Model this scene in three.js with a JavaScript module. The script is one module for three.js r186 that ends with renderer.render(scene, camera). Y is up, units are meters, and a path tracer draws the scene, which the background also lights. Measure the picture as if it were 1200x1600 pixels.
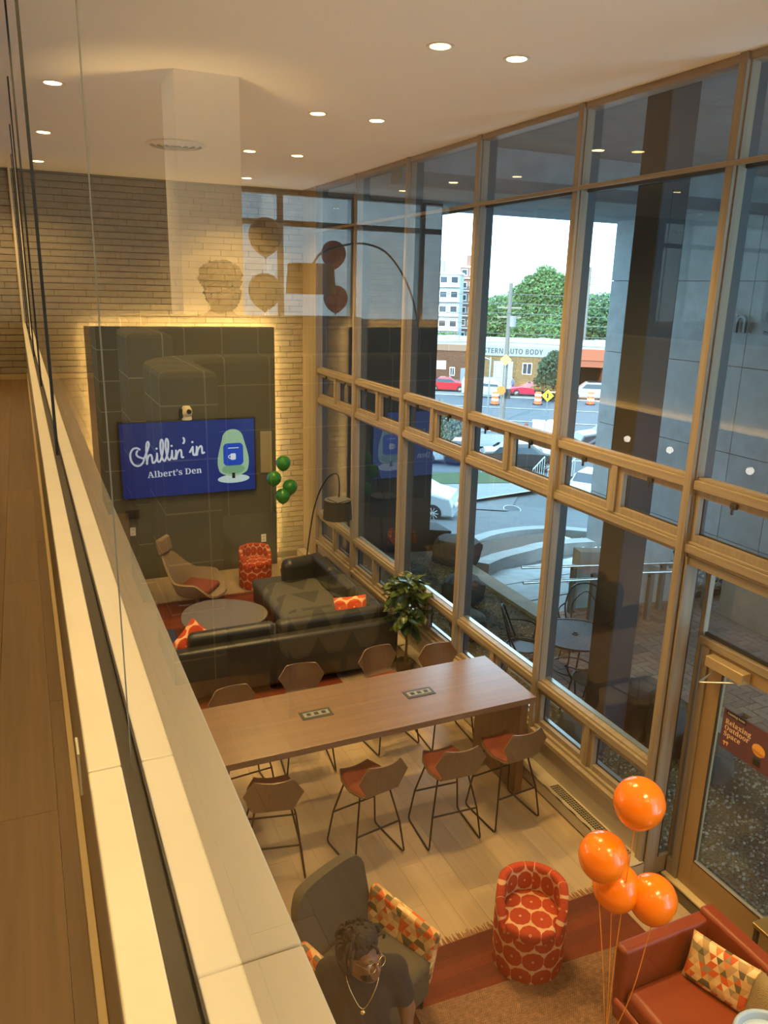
import * as THREE from 'three';
import { RoundedBoxGeometry } from 'three/addons/geometries/RoundedBoxGeometry.js';
import { mergeGeometries, mergeVertices, toCreasedNormals } from 'three/addons/utils/BufferGeometryUtils.js';
import { RectAreaLightUniformsLib } from 'three/addons/lights/RectAreaLightUniformsLib.js';
import { FontLoader } from 'three/addons/loaders/FontLoader.js';
import { TextGeometry } from 'three/addons/geometries/TextGeometry.js';
import { ImprovedNoise } from 'three/addons/math/ImprovedNoise.js';

RectAreaLightUniformsLib.init();
const scene = new THREE.Scene();
const renderer = new THREE.WebGLRenderer({ antialias: true });
renderer.toneMapping = THREE.LinearToneMapping;
renderer.toneMappingExposure = 1.0;
renderer.shadowMap.enabled = true;

// ---------- camera (a hand-held phone just behind the glass of the upper floor) ----------
const camera = new THREE.PerspectiveCamera(66.17, 0.75, 0.02, 400);
{
  const yaw = 0.4289, pitch = -0.2765, roll = 0.0252;
  const f = new THREE.Vector3(Math.sin(yaw) * Math.cos(pitch), Math.sin(pitch), -Math.cos(yaw) * Math.cos(pitch));
  const r = new THREE.Vector3(Math.cos(yaw), 0, Math.sin(yaw)), u = new THREE.Vector3().crossVectors(r, f);
  const r2 = r.clone().multiplyScalar(Math.cos(roll)).addScaledVector(u, Math.sin(roll));
  const u2 = u.clone().multiplyScalar(Math.cos(roll)).addScaledVector(r, -Math.sin(roll));
  camera.quaternion.setFromRotationMatrix(new THREE.Matrix4().makeBasis(r2, u2, f.clone().negate()));
  camera.position.set(-0.0752, 4.4, 0);
}
// ---------- sky and sun: pale bright evening sky, low sun behind the building ----------
const SKY = 7.5, SUN = 9.0, LAMP = 0.61;
scene.background = new THREE.Color().setRGB(0.52, 0.80, 1.0);
scene.backgroundIntensity = SKY;
scene.environment = null;
const AZ = THREE.MathUtils.degToRad(33.5);
const UX = Math.sin(AZ), UZ = -Math.cos(AZ), VX = Math.cos(AZ), VZ = Math.sin(AZ);
const ex = (s, t) => [UX * s + VX * t, UZ * s + VZ * t];           // street frame: s away from the room, t to the right
const sun = new THREE.DirectionalLight(new THREE.Color().setRGB(1, 0.86, 0.66), SUN);
{
  const [tx, tz] = ex(70, 0), [px, pz] = ex(-40, -35);
  sun.position.set(px, 46, pz); sun.target.position.set(tx, -5, tz);
  sun.castShadow = true; sun.shadow.mapSize.set(2048, 2048);
  Object.assign(sun.shadow.camera, { left: -70, right: 70, top: 60, bottom: -60, near: 1, far: 260 });
  scene.add(sun, sun.target);
}

// ---------- helpers ----------
let seed = 7;
const rnd = () => { seed = (seed * 1664525 + 1013904223) >>> 0; return seed / 4294967296; };
const rr = (a, b) => a + (b - a) * rnd();
const V3 = (x, y, z) => new THREE.Vector3(x, y, z);
const lin = (r, g, b) => new THREE.Color().setRGB(r, g, b);
const used = new Map();
function numbered(n) { const k = used.get(n) ?? 0; used.set(n, k + 1); return k ? n + '_' + String(k).padStart(3, '0') : n; }
function thing(name, label, category, pos = [0, 0, 0], turn = 0, group) {
  const g = new THREE.Group(); g.name = numbered(name); g.position.set(...pos); g.rotation.y = turn;
  g.userData = { label, category }; if (group) g.userData.group = group;
  scene.add(g); return g;
}
function structure(name, pos = [0, 0, 0]) { const g = new THREE.Group(); g.name = name; g.position.set(...pos); g.userData = { kind: 'structure' }; scene.add(g); return g; }
function mesh(name, geo, mat, parent) {
  const m = new THREE.Mesh(Array.isArray(geo) ? merge(geo) : geo, mat); m.name = parent ? name : numbered(name);
  m.castShadow = m.receiveShadow = true;
  if (parent) { let k = 0, n = name; const has = new Set(parent.children.map((c) => c.name)); if (has.has(n)) { parent.userData0 ??= {}; k = parent.userData0[name] ?? 1; n = name + '_' + String(k).padStart(3, '0'); parent.userData0[name] = k + 1; } m.name = n; parent.add(m); } else scene.add(m);
  return m;
}
const struct = (name, geo, mat, parent) => { const m = mesh(name, geo, mat, parent); if (!parent) { m.name = name; m.userData.kind = 'structure'; } return m; };
const solo = (name, geo, mat, label, category, group) => { const m = mesh(name, geo, mat); m.userData = { label, category }; if (group) m.userData.group = group; return m; };
function copyOf(o, pos, turn, label, group) {
  const c = o.clone(); c.name = numbered(o.name.replace(/_\d{3}$/, '')); c.userData = { ...o.userData, label: label ?? o.userData.label };
  if (group) c.userData.group = group; c.position.set(...pos); c.rotation.set(0, turn, 0); scene.add(c); return c;
}
function clean(g) { g = g.index ? g.toNonIndexed() : g; for (const k of Object.keys(g.attributes)) if (!['position', 'normal', 'uv'].includes(k)) g.deleteAttribute(k); if (!g.attributes.normal) g.computeVertexNormals(); if (!g.attributes.uv) g.setAttribute('uv', new THREE.BufferAttribute(new Float32Array(g.attributes.position.count * 2), 2)); return g; }
const merge = (a) => mergeGeometries(a.map(clean));
const M4 = (x, y, z, rx = 0, ry = 0, rz = 0, sx = 1, sy = sx, sz = sx) => new THREE.Matrix4().compose(V3(x, y, z), new THREE.Quaternion().setFromEuler(new THREE.Euler(rx, ry, rz)), V3(sx, sy, sz));
const at = (g, x, y, z, rx = 0, ry = 0, rz = 0, s = 1) => g.applyMatrix4(M4(x, y, z, rx, ry, rz, s));
function metres(g, k = 1) { // uv in metres from the dominant direction of each face
  g = clean(g); const p = g.attributes.position, n = g.attributes.normal, uv = g.attributes.uv;
  for (let i = 0; i < p.count; i++) {
    const f = i - (i % 3); let ax = 0, ay = 0, az = 0; for (let j = f; j < f + 3; j++) { ax += n.getX(j); ay += n.getY(j); az += n.getZ(j); }
    ax = Math.abs(ax); ay = Math.abs(ay); az = Math.abs(az);
    const x = p.getX(i), y = p.getY(i), z = p.getZ(i);
    if (ay >= ax && ay >= az) uv.setXY(i, x * k, z * k); else if (ax >= az) uv.setXY(i, z * k, y * k); else uv.setXY(i, x * k, y * k);
  }
  return g;
}
const box = (x0, x1, y0, y1, z0, z1) => { const g = new THREE.BoxGeometry(Math.abs(x1 - x0), Math.abs(y1 - y0), Math.abs(z1 - z0)); g.translate((x0 + x1) / 2, (y0 + y1) / 2, (z0 + z1) / 2); return metres(g); };
const rbox = (w, h, d, r = 0.01, seg = 2) => metres(new RoundedBoxGeometry(w, h, d, seg, Math.min(r, w / 2.01, h / 2.01, d / 2.01)));
const rb = (x0, x1, y0, y1, z0, z1, r = 0.01, seg = 2) => rbox(Math.abs(x1 - x0), Math.abs(y1 - y0), Math.abs(z1 - z0), r, seg).translate((x0 + x1) / 2, (y0 + y1) / 2, (z0 + z1) / 2);
const cyl = (r0, r1, h, seg = 24, open = false) => new THREE.CylinderGeometry(r1, r0, h, seg, 1, open);
const lathe = (pts, seg = 40) => new THREE.LatheGeometry(pts.map(([x, y]) => new THREE.Vector2(x, y)), seg);
const tube = (pts, r, seg = 40, rad = 8, closed = false, curved = true) => { const v = pts.map((p) => V3(...p)); let c; if (curved) c = new THREE.CatmullRomCurve3(v, closed); else { c = new THREE.CurvePath(); for (let i = 1; i < v.length; i++) c.add(new THREE.LineCurve3(v[i - 1], v[i])); } return new THREE.TubeGeometry(c, seg, r, rad, closed); };
const rod = (a, b, r, rad = 8) => { const A = V3(...a), B = V3(...b), g = new THREE.CylinderGeometry(r, r, A.distanceTo(B), rad); g.applyQuaternion(new THREE.Quaternion().setFromUnitVectors(V3(0, 1, 0), B.clone().sub(A).normalize())); g.translate((A.x + B.x) / 2, (A.y + B.y) / 2, (A.z + B.z) / 2); return g; };
const poly = (pts) => { const s = new THREE.Shape(); pts.forEach(([x, y], i) => (i ? s.lineTo(x, y) : s.moveTo(x, y))); return s; };
const extrude = (shape, depth, bevel = 0, seg = 2, curve = 12) => new THREE.ExtrudeGeometry(shape, { depth, bevelEnabled: bevel > 0, bevelThickness: bevel, bevelSize: bevel, bevelSegments: seg, curveSegments: curve });
function prism(pts, y0, y1) { // plan outline [x,z] to a standing block
  const g = extrude(poly(pts.map(([x, z]) => [x, -z])), y1 - y0); g.rotateX(-Math.PI / 2); g.translate(0, y0, 0); return metres(g);
}
function grid(nu, nv, fn, thick = 0) { // parametric sheet, closed to a thin slab when thick
  const P = [], uv = [], idx = [], W = nu + 1, N = W * (nv + 1);
  for (let j = 0; j <= nv; j++) for (let i = 0; i <= nu; i++) { P.push(V3(...fn(i / nu, j / nv))); uv.push(i / nu, j / nv); }
  const q = (a, b, c, d) => idx.push(a, b, c, a, c, d);
  for (let j = 0; j < nv; j++) for (let i = 0; i < nu; i++) { const a = j * W + i; q(a, a + 1, a + W + 1, a + W); }
  if (thick) {
    const g0 = new THREE.BufferGeometry().setFromPoints(P); g0.setIndex(idx.slice()); g0.computeVertexNormals(); const n = g0.attributes.normal;
    for (let i = 0; i < N; i++) { P.push(P[i].clone().addScaledVector(V3(n.getX(i), n.getY(i), n.getZ(i)), -thick)); uv.push(uv[2 * i], uv[2 * i + 1]); }
    for (let j = 0; j < nv; j++) for (let i = 0; i < nu; i++) { const a = N + j * W + i; q(a, a + W, a + W + 1, a + 1); }
    const rim = []; for (let i = 0; i < nu; i++) rim.push(i); for (let j = 0; j < nv; j++) rim.push(j * W + nu); for (let i = nu; i > 0; i--) rim.push(nv * W + i); for (let j = nv; j > 0; j--) rim.push(j * W);
    rim.forEach((a, k) => { const b = rim[(k + 1) % rim.length]; q(a, a + N, b + N, b); });
  }
  let g = new THREE.BufferGeometry().setFromPoints(P); g.setAttribute('uv', new THREE.Float32BufferAttribute(uv, 2)); g.setIndex(idx); g.computeVertexNormals();
  if (thick) g = toCreasedNormals(g, 0.9);
  return g;
}
function pillowGeo(w, h, t, sag = 0.12) { // stuffed cushion, corners pulled in, in the xy plane
  const fn = (side) => grid(18, 14, (u, v) => {
    const a = u * 2 - 1, b = v * 2 - 1, bul = Math.pow(Math.max(0, (1 - a ** 4) * (1 - b ** 4)), 0.5);
    const x = a * w / 2 * (1 - sag * (1 - b * b) * 0.35 * Math.abs(a)), y = b * h / 2 * (1 - sag * (1 - a * a) * 0.35 * Math.abs(b));
    return side > 0 ? [x, y, bul * t / 2] : [-x, y, -bul * t / 2];
  });
  return merge([fn(1), fn(-1)]);
}
// naive surface nets over a signed field
function surfaceNets(f, lo, hi, cell) {
  const n = [0, 1, 2].map((k) => Math.ceil((hi[k] - lo[k]) / cell) + 1), [nx, ny, nz] = n, D = new Float32Array(nx * ny * nz), id = (i, j, k) => (k * ny + j) * nx + i;
  for (let k = 0; k < nz; k++) for (let j = 0; j < ny; j++) for (let i = 0; i < nx; i++) D[id(i, j, k)] = f(lo[0] + i * cell, lo[1] + j * cell, lo[2] + k * cell);
  const vi = new Int32Array(nx * ny * nz).fill(-1), P = [], idx = [], c = [[0, 0, 0], [1, 0, 0], [0, 1, 0], [1, 1, 0], [0, 0, 1], [1, 0, 1], [0, 1, 1], [1, 1, 1]], E = [[0, 1], [2, 3], [4, 5], [6, 7], [0, 2], [1, 3], [4, 6], [5, 7], [0, 4], [1, 5], [2, 6], [3, 7]];
  for (let k = 0; k < nz - 1; k++) for (let j = 0; j < ny - 1; j++) for (let i = 0; i < nx - 1; i++) {
    const d = c.map(([a, b, e]) => D[id(i + a, j + b, k + e)]); let neg = 0; for (const x of d) if (x < 0) neg++;
    if (!neg || neg === 8) continue;
    let x = 0, y = 0, z = 0, m = 0; for (const [a, b] of E) if (d[a] < 0 !== d[b] < 0) { const t = d[a] / (d[a] - d[b]); x += c[a][0] + t * (c[b][0] - c[a][0]); y += c[a][1] + t * (c[b][1] - c[a][1]); z += c[a][2] + t * (c[b][2] - c[a][2]); m++; }
    vi[id(i, j, k)] = P.length / 3; P.push(lo[0] + (i + x / m) * cell, lo[1] + (j + y / m) * cell, lo[2] + (k + z / m) * cell);
  }
  for (let k = 1; k < nz - 1; k++) for (let j = 1; j < ny - 1; j++) for (let i = 1; i < nx - 1; i++) {
    const s = D[id(i, j, k)] < 0, go = (o, a, b, cc, d) => { if (s !== D[o] < 0) { if (s) idx.push(a, b, cc, a, cc, d); else idx.push(a, cc, b, a, d, cc); } };
    go(id(i + 1, j, k), vi[id(i, j - 1, k - 1)], vi[id(i, j, k - 1)], vi[id(i, j, k)], vi[id(i, j - 1, k)]);
    go(id(i, j + 1, k), vi[id(i - 1, j, k - 1)], vi[id(i - 1, j, k)], vi[id(i, j, k)], vi[id(i, j, k - 1)]);
    go(id(i, j, k + 1), vi[id(i - 1, j - 1, k)], vi[id(i, j - 1, k)], vi[id(i, j, k)], vi[id(i - 1, j, k)]);
  }
  const g = new THREE.BufferGeometry(); g.setAttribute('position', new THREE.Float32BufferAttribute(P, 3)); g.setIndex(idx); g.computeVertexNormals(); return g;
}
const capsule = (a, b, ra, rb2) => { const bx = b[0] - a[0], by = b[1] - a[1], bz = b[2] - a[2], l = bx * bx + by * by + bz * bz || 1e-9; return (x, y, z) => { const t = Math.min(1, Math.max(0, ((x - a[0]) * bx + (y - a[1]) * by + (z - a[2]) * bz) / l)); return Math.hypot(x - a[0] - t * bx, y - a[1] - t * by, z - a[2] - t * bz) - ra - (rb2 - ra) * t; }; };
const ball = (c, r) => { const m = Math.min(...r); return (x, y, z) => { const a = (x - c[0]) / r[0], b = (y - c[1]) / r[1], d = (z - c[2]) / r[2]; return (Math.sqrt(a * a + b * b + d * d) - 1) * m; }; };
const blend = (list, k) => (x, y, z) => { let d = 1e3; for (const f of list) { const e = f(x, y, z), h = Math.max(k - Math.abs(d - e), 0) / k; d = Math.min(d, e) - h * h * k * 0.25; } return d; };

// ---------- procedural textures ----------
const noise = new ImprovedNoise();
const fbm = (x, y, z = 0, o = 4) => { let s = 0, a = 1, t = 0; for (let i = 0; i < o; i++) { s += a * noise.noise(x, y, z + i * 7.3); t += a; a *= 0.5; x *= 2.03; y *= 2.03; } return s / t; };
function tex(w, h, fn, rep = 1, srgb = true) {
  const d = new Uint8Array(w * h * 4); let k = 0;
  for (let y = 0; y < h; y++) for (let x = 0; x < w; x++) { const c = fn(x / w, y / h); for (let i = 0; i < 3; i++) d[k++] = Math.max(0, Math.min(255, (Array.isArray(c) ? c[i] : c) * 255)); d[k++] = 255; }
  const t = new THREE.DataTexture(d, w, h); t.wrapS = t.wrapT = THREE.RepeatWrapping; t.magFilter = t.minFilter = THREE.LinearFilter; if (srgb) t.colorSpace = THREE.SRGBColorSpace;
  if (Array.isArray(rep)) t.repeat.set(...rep); else t.repeat.set(rep, rep); t.needsUpdate = true; return t;
}
function canvasTex(w, h, draw, rep = [1, 1]) {
  const c = document.createElement('canvas'); c.width = w; c.height = h; draw(c.getContext('2d'), w, h);
  const t = new THREE.CanvasTexture(c); t.colorSpace = THREE.SRGBColorSpace; t.wrapS = t.wrapT = THREE.RepeatWrapping; t.magFilter = t.minFilter = THREE.LinearFilter; t.repeat.set(...rep); return t;
}
const per = (f) => (u, v) => { const b = (x) => x * x * (3 - 2 * x), a = b(u), c = b(v); return (f(u, v) * (1 - a) + f(u - 1, v) * a) * (1 - c) + (f(u, v - 1) * (1 - a) + f(u - 1, v - 1) * a) * c; };
const woodT = tex(256, 512, (u, v) => { const g = per((a, b) => fbm(a * 26, b * 2.2, 1.5, 4))(u, v), l = per((a, b) => fbm(a * 5, b * 0.8, 9, 3))(u, v), f = per((a, b) => noise.noise(a * 90, b * 6, 4))(u, v); const k = 0.86 + 0.16 * g + 0.10 * l + 0.05 * f; return [k, k * 0.985, k * 0.96]; }, [1.6, 0.6]);
const woodSoft = tex(256, 512, (u, v) => { const g = per((a, b) => fbm(a * 26, b * 2.2, 1.5, 4))(u, v), l = per((a, b) => fbm(a * 5, b * 0.8, 9, 3))(u, v), k = 0.92 + 0.06 * g + 0.05 * l; return [k, k * 0.99, k * 0.975]; }, [1.6, 0.6]);
const woodX = woodT.clone(); woodX.rotation = Math.PI / 2; woodX.repeat.set(1.6, 0.6);
const plasterT = tex(256, 256, (u, v) => 0.5 + 0.5 * per((a, b) => fbm(a * 40, b * 40, 3, 3))(u, v), 1.5, false);
const fabricT = tex(128, 128, (u, v) => { const a = Math.sin(u * Math.PI * 64), b = Math.sin(v * Math.PI * 64); return 0.8 + 0.1 * (a * b) + 0.08 * per((x, y) => noise.noise(x * 30, y * 30, 2))(u, v); }, 4);
const concreteT = tex(512, 512, (u, v) => { const a = per((x, y) => fbm(x * 6, y * 6, 5, 5))(u, v), b = per((x, y) => noise.noise(x * 90, y * 90, 2))(u, v); return 0.82 + 0.2 * a + 0.07 * b; }, 0.5);
const gravelT = tex(512, 512, (u, v) => { const a = per((x, y) => fbm(x * 60, y * 60, 5, 3))(u, v), b = per((x, y) => noise.noise(x * 120, y * 120, 2))(u, v), c = per((x, y) => fbm(x * 4, y * 4, 8, 3))(u, v); const k = 0.62 + 0.5 * a + 0.35 * b + 0.2 * c; return [k, k * 0.95, k * 0.86]; }, 0.6);
const asphaltT = tex(512, 512, (u, v) => { const a = per((x, y) => fbm(x * 8, y * 8, 5, 4))(u, v), b = per((x, y) => noise.noise(x * 110, y * 110, 2))(u, v); return 0.8 + 0.16 * a + 0.14 * b; }, 0.25);
const leatherT = tex(256, 256, (u, v) => 0.5 + 0.5 * per((x, y) => fbm(x * 50, y * 50, 6, 2))(u, v), 3, false);
const brickT = tex(256, 256, (u, v) => { const a = per((x, y) => fbm(x * 5, y * 9, 3, 4))(u, v), b = per((x, y) => noise.noise(x * 60, y * 60, 2))(u, v); const k = 0.88 + 0.14 * a + 0.05 * b; return [k, k * 0.98, k * 0.93]; }, 1.3);
const S = (o) => new THREE.MeshStandardMaterial({ roughness: 0.6, ...o });
const P = (o) => new THREE.MeshPhysicalMaterial({ roughness: 0.5, ...o });
const wood = (r, g, b, rough = 0.45, map = woodT) => S({ color: lin(r, g, b), map, roughness: rough });
const glow = (r, g, b, k) => S({ color: 0x000000, emissive: lin(r, g, b), emissiveIntensity: k, roughness: 1 });
const WARM = [1, 0.655, 0.235];
const pane = (r = 0.9, g = 0.95, b = 0.95, ior = 1.62) => P({ color: lin(r, g, b), transmission: 1, thickness: 0, roughness: 0, ior });
const mat = {
  ceiling: S({ color: lin(0.90, 0.87, 0.82), roughness: 0.95, bumpMap: plasterT, bumpScale: 0.002 }),
  frame: wood(0.36, 0.295, 0.215, 0.42), frameX: wood(0.36, 0.295, 0.215, 0.42, woodX),
  glass: pane(0.80, 0.92, 0.97, 1.53), rail: pane(0.97, 0.98, 0.96, 2.0),
  black: S({ color: lin(0.012, 0.012, 0.012), roughness: 0.45 }), blackMetal: S({ color: lin(0.02, 0.018, 0.016), roughness: 0.4, metalness: 0.6 }),
  steel: S({ color: lin(0.62, 0.61, 0.58), roughness: 0.28, metalness: 1 }), white: S({ color: lin(0.8, 0.8, 0.78), roughness: 0.5 }),
  concrete: S({ color: lin(0.40, 0.40, 0.38), map: concreteT, roughness: 0.9 }), concreteDark: S({ color: lin(0.2, 0.2, 0.19), map: concreteT, roughness: 0.9 }),
};
// ================= THE ROOM =================
const CEIL = 5.80, FARZ = -12.137, MEZ = 3.0665, CAP = 3.834, XF = 3.97, XG = 4.07, XO = 4.16, BAY = 1.5232, M1 = -11.539;
struct('ceiling', box(-7.2, XO, CEIL, CEIL + 0.3, -12.5, 4.2), mat.ceiling);
struct('upper_storeys', [box(-14, 11.2, 6.12, 15.5, -13.2, 2.5), box(-14, 4.2, 6.12, 15.5, 2.5, 16)], mat.concrete);
struct('wall_near', box(-7.2, XO, -0.3, CEIL, 4.0, 4.25), S({ color: lin(0.55, 0.5, 0.42), roughness: 0.9 }));
struct('wall_left', box(-7.2, -7.0, MEZ, CEIL, -12.4, 4.2), S({ color: lin(0.12, 0.115, 0.10), roughness: 0.9 }));
struct('wall_lower_left', box(-4.2, -4.0, -0.3, 2.75, -12.4, 4.2), S({ color: lin(0.35, 0.33, 0.28), roughness: 0.9 }));

// floor: pale oak boards on a dark bed
const plankM = [0, 1, 2, 3, 4].map((i) => wood(0.44 + 0.014 * (i - 2), 0.335 + 0.011 * (i - 2), 0.215 + 0.007 * (i - 2), 0.32, woodSoft));
function planks(parent, x0, x1, z0, z1, y, w, L, mats, keep) {
  const rest = []; let n = 0, row = 0;
  for (let x = x0; x < x1 - 0.02; x += w, row++) {
    let z = z0 - (row % 3) * L / 3;
    for (; z < z1; z += L) {
      const a = Math.max(z, z0), b = Math.min(z + L, z1); if (b - a < 0.03) continue;
      const k = Math.floor(rnd() * mats.length), xe = Math.min(x + w, x1) - 0.0014;
      const uo = rnd() * 5, g = box(x, xe, y - 0.015, y + rr(0, 0.0006), a, b - 0.0016), uv = g.attributes.uv; for (let i = 0; i < uv.count; i++) uv.setXY(i, uv.getX(i) + uo, uv.getY(i) + uo * 1.7);
      if (n < 300 && keep(x, (a + b) / 2)) { struct('floor_plank', g, mats[k], parent); n++; } else rest.push(g);
    }
  }
  if (rest.length) { const m = struct('floor_plank_field', rest, mats[1], parent); m.userData.kind = 'stuff'; }
}
const floor = structure('floor');
struct('subfloor', box(-4.2, XO, -0.3, -0.012, -12.4, 4.2), S({ color: lin(0.05, 0.035, 0.02) }), floor);
planks(floor, -4, 4.06, -12.16, 4, 0, 0.19, 1.25, plankM, (x, z) => x > 0.2 && z < -2.4 && z > -12.2);

// far wall: long cream brick
const wallBack = structure('wall_back');
const mortar = S({ color: lin(0.20, 0.165, 0.115), roughness: 0.95 });
struct('wall_core', [box(-2.9, 4.16, -0.3, 5.8, -12.45, -12.152), box(-7.2, -2.9, 2.7, 3.87, -12.45, -12.152), box(-7.2, -6.55, 3.87, 5.8, -12.45, -12.152), box(-4.2, -2.9, -0.3, 2.75, -12.45, -12.152)], mortar, wallBack);
{
  const ms = [0, 1, 2, 3].map((i) => S({ color: lin(0.42 + 0.022 * i, 0.37 + 0.02 * i, 0.285 + 0.015 * i), map: brickT, roughness: 0.55 }));
  const rest = [], H = 0.0875, L = 0.42; let n = 0, row = 0;
  for (let y = 0; y < 5.8; y += H, row++) for (let x = -2.9 - (row % 2 ? L / 2 : 0) - (row % 3) * 0.05; x < 3.985; x += L) {
    const a = Math.max(x, -2.9), b = Math.min(x + L - 0.009, 3.985); if (b - a < 0.04) continue;
    const y1 = Math.min(y + H - 0.009, 5.795);
    if (b < 0 && y1 < MEZ - 0.3) continue;
    if (a > 0.8 && b < 3.36 && y1 < 3.7) continue;
    const g = box(a, b, y, y1, -12.16, FARZ + rr(-0.003, 0.003));
    if (n < 300 && a > 0.05 && (y > 3.6 || a > 3.3)) { struct('brick', g, ms[Math.floor(rnd() * 4)], wallBack); n++; } else rest.push(g);
  }
  struct('brick_field', rest, ms[1], wallBack).userData.kind = 'stuff';
}
struct('baseboard_back', [box(3.44, 3.97, 0, 0.10, FARZ, FARZ + 0.018), box(0.02, 0.71, 0, 0.10, FARZ, FARZ + 0.018)], S({ color: lin(0.22, 0.19, 0.15), roughness: 0.5 }));

// ---------- window wall ----------
const frameGeo = (w, h, t, d) => { const s = poly([[0, 0], [w, 0], [w, h], [0, h]]); s.holes.push(new THREE.Path([new THREE.Vector2(t, t), new THREE.Vector2(t, h - t), new THREE.Vector2(w - t, h - t), new THREE.Vector2(w - t, t)])); const g = extrude(s, d); g.rotateY(Math.PI / 2); return metres(g); };
const paneGeo = (z0, z1, y0, y1, x = XG) => { const g = new THREE.PlaneGeometry(z1 - z0, y1 - y0); g.rotateY(-Math.PI / 2); g.translate(x, (y0 + y1) / 2, (z0 + z1) / 2); return g; };
const gasket = S({ color: lin(0.015, 0.015, 0.015), roughness: 0.6 });
const outMetal = S({ color: lin(0.03, 0.03, 0.032), roughness: 0.5 });
const alum = S({ color: lin(0.7, 0.7, 0.68), roughness: 0.35, metalness: 0.8 });
function bay(n, z0, parts = 'ulsb', zw = BAY) {
  const w = structure('window_' + n), a = z0 + 0.064, b = z0 + zw, mid = (a + b) / 2;
  struct('mullion', [rb(XF, XG - 0.002, 0, CEIL, z0, a, 0.004, 1), box(XF + 0.03, XG, 0, CEIL, a, a + 0.012)], mat.frame, w);
  struct('outer_mullion', box(XG + 0.004, XO, 0, CEIL, z0 + 0.004, a - 0.004), outMetal, w);
  const bar = (y0, y1, x0 = XF + 0.02, x1 = XG + 0.04, z1 = a, z2 = b, r = 0.005) => rb(x0, x1, y0, y1, z1, z2, r, 1);
  struct('head_rail', bar(5.75, 5.8), mat.frameX, w);
  struct('transom_bar', rb(XF - 0.028, XF + 0.002, 5.172, 5.202, z0 - 0.002, b + 0.002, 0.003, 1), mat.frameX, w);
  struct('pane', paneGeo(a, b, 5.18, 5.75), mat.glass, w); struct('pane', paneGeo(a, b, 3.2, 5.18), mat.glass, w);
  struct('glazing_bar', box(XG - 0.012, XG + 0.03, 5.165, 5.19, a, b), outMetal, w);
  struct('rail', [bar(3.142, 3.2056), bar(3.2056, 3.225, XF + 0.045, XG + 0.01, a, b, 0.002)], mat.frameX, w);
  const band = (y0, y1, latch) => {
    struct('center_stile', rb(XF + 0.025, XG + 0.03, y0, y1, mid - 0.032, mid + 0.032, 0.004, 1), mat.frame, w);
    for (const [s, e] of [[a, mid - 0.032], [mid + 0.032, b]]) {
      const sash = struct('sash', frameGeo(e - s, y1 - y0, 0.05, 0.045).translate(XF + 0.048, y0, e), mat.frame, w);
      struct('gasket', frameGeo(e - s - 0.1, y1 - y0 - 0.1, 0.008, 0.012).translate(XF + 0.09, y0 + 0.05, e - 0.05), gasket, sash);
      if (latch) struct('latch', [rb(XF + 0.028, XF + 0.05, y1 - 0.055, y1 - 0.02, (s + e) / 2 - 0.03, (s + e) / 2 + 0.02, 0.004, 1), rb(XF + 0.02, XF + 0.036, y1 - 0.09, y1 - 0.04, (s + e) / 2 - 0.012, (s + e) / 2 + 0.004, 0.003, 1)], mat.black, sash);
      struct('pane', paneGeo(s + 0.05, e - 0.05, y0 + 0.05, y1 - 0.05, XG), mat.glass, w);
    }
  };
  struct('rail', [bar(2.692, 2.752), bar(2.752, 2.772, XF + 0.035), bar(2.66, 2.692, XF + 0.05)], mat.frameX, w);
  band(2.772, 3.142, true);
  if (parts.includes('l')) {
    struct('pane', paneGeo(a, b, 0.94, 2.68), mat.glass, w);
    struct('rail', [bar(0.88, 0.942), bar(0.942, 0.96, XF + 0.045, XG + 0.01, a, b, 0.002)], mat.frameX, w);
    struct('sill_flashing', box(XG + 0.012, XG + 0.06, 0.945, 0.965, a, b), alum, w);
    band(0.50, 0.88, false);
    struct('rail', [bar(0.42, 0.47, XF - 0.02), bar(0.47, 0.50, XF + 0.02)], mat.frameX, w);
    struct('sill_flashing', box(XG + 0.012, XG + 0.05, 0.53, 0.55, a, b), alum, w);
    struct('apron', box(4.0, XO, 0, 0.42, a, b), S({ color: lin(0.42, 0.36, 0.27), roughness: 0.6 }), w);
  }
  return w;
}
struct('trim_1', box(XF + 0.01, XO, 0, CEIL, -12.137, M1), mat.frame);
for (let i = 0; i < 5; i++) bay(i + 1, M1 + BAY * i);
for (let i = 6; i < 10; i++) bay(i + 1, M1 + BAY * i);
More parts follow.
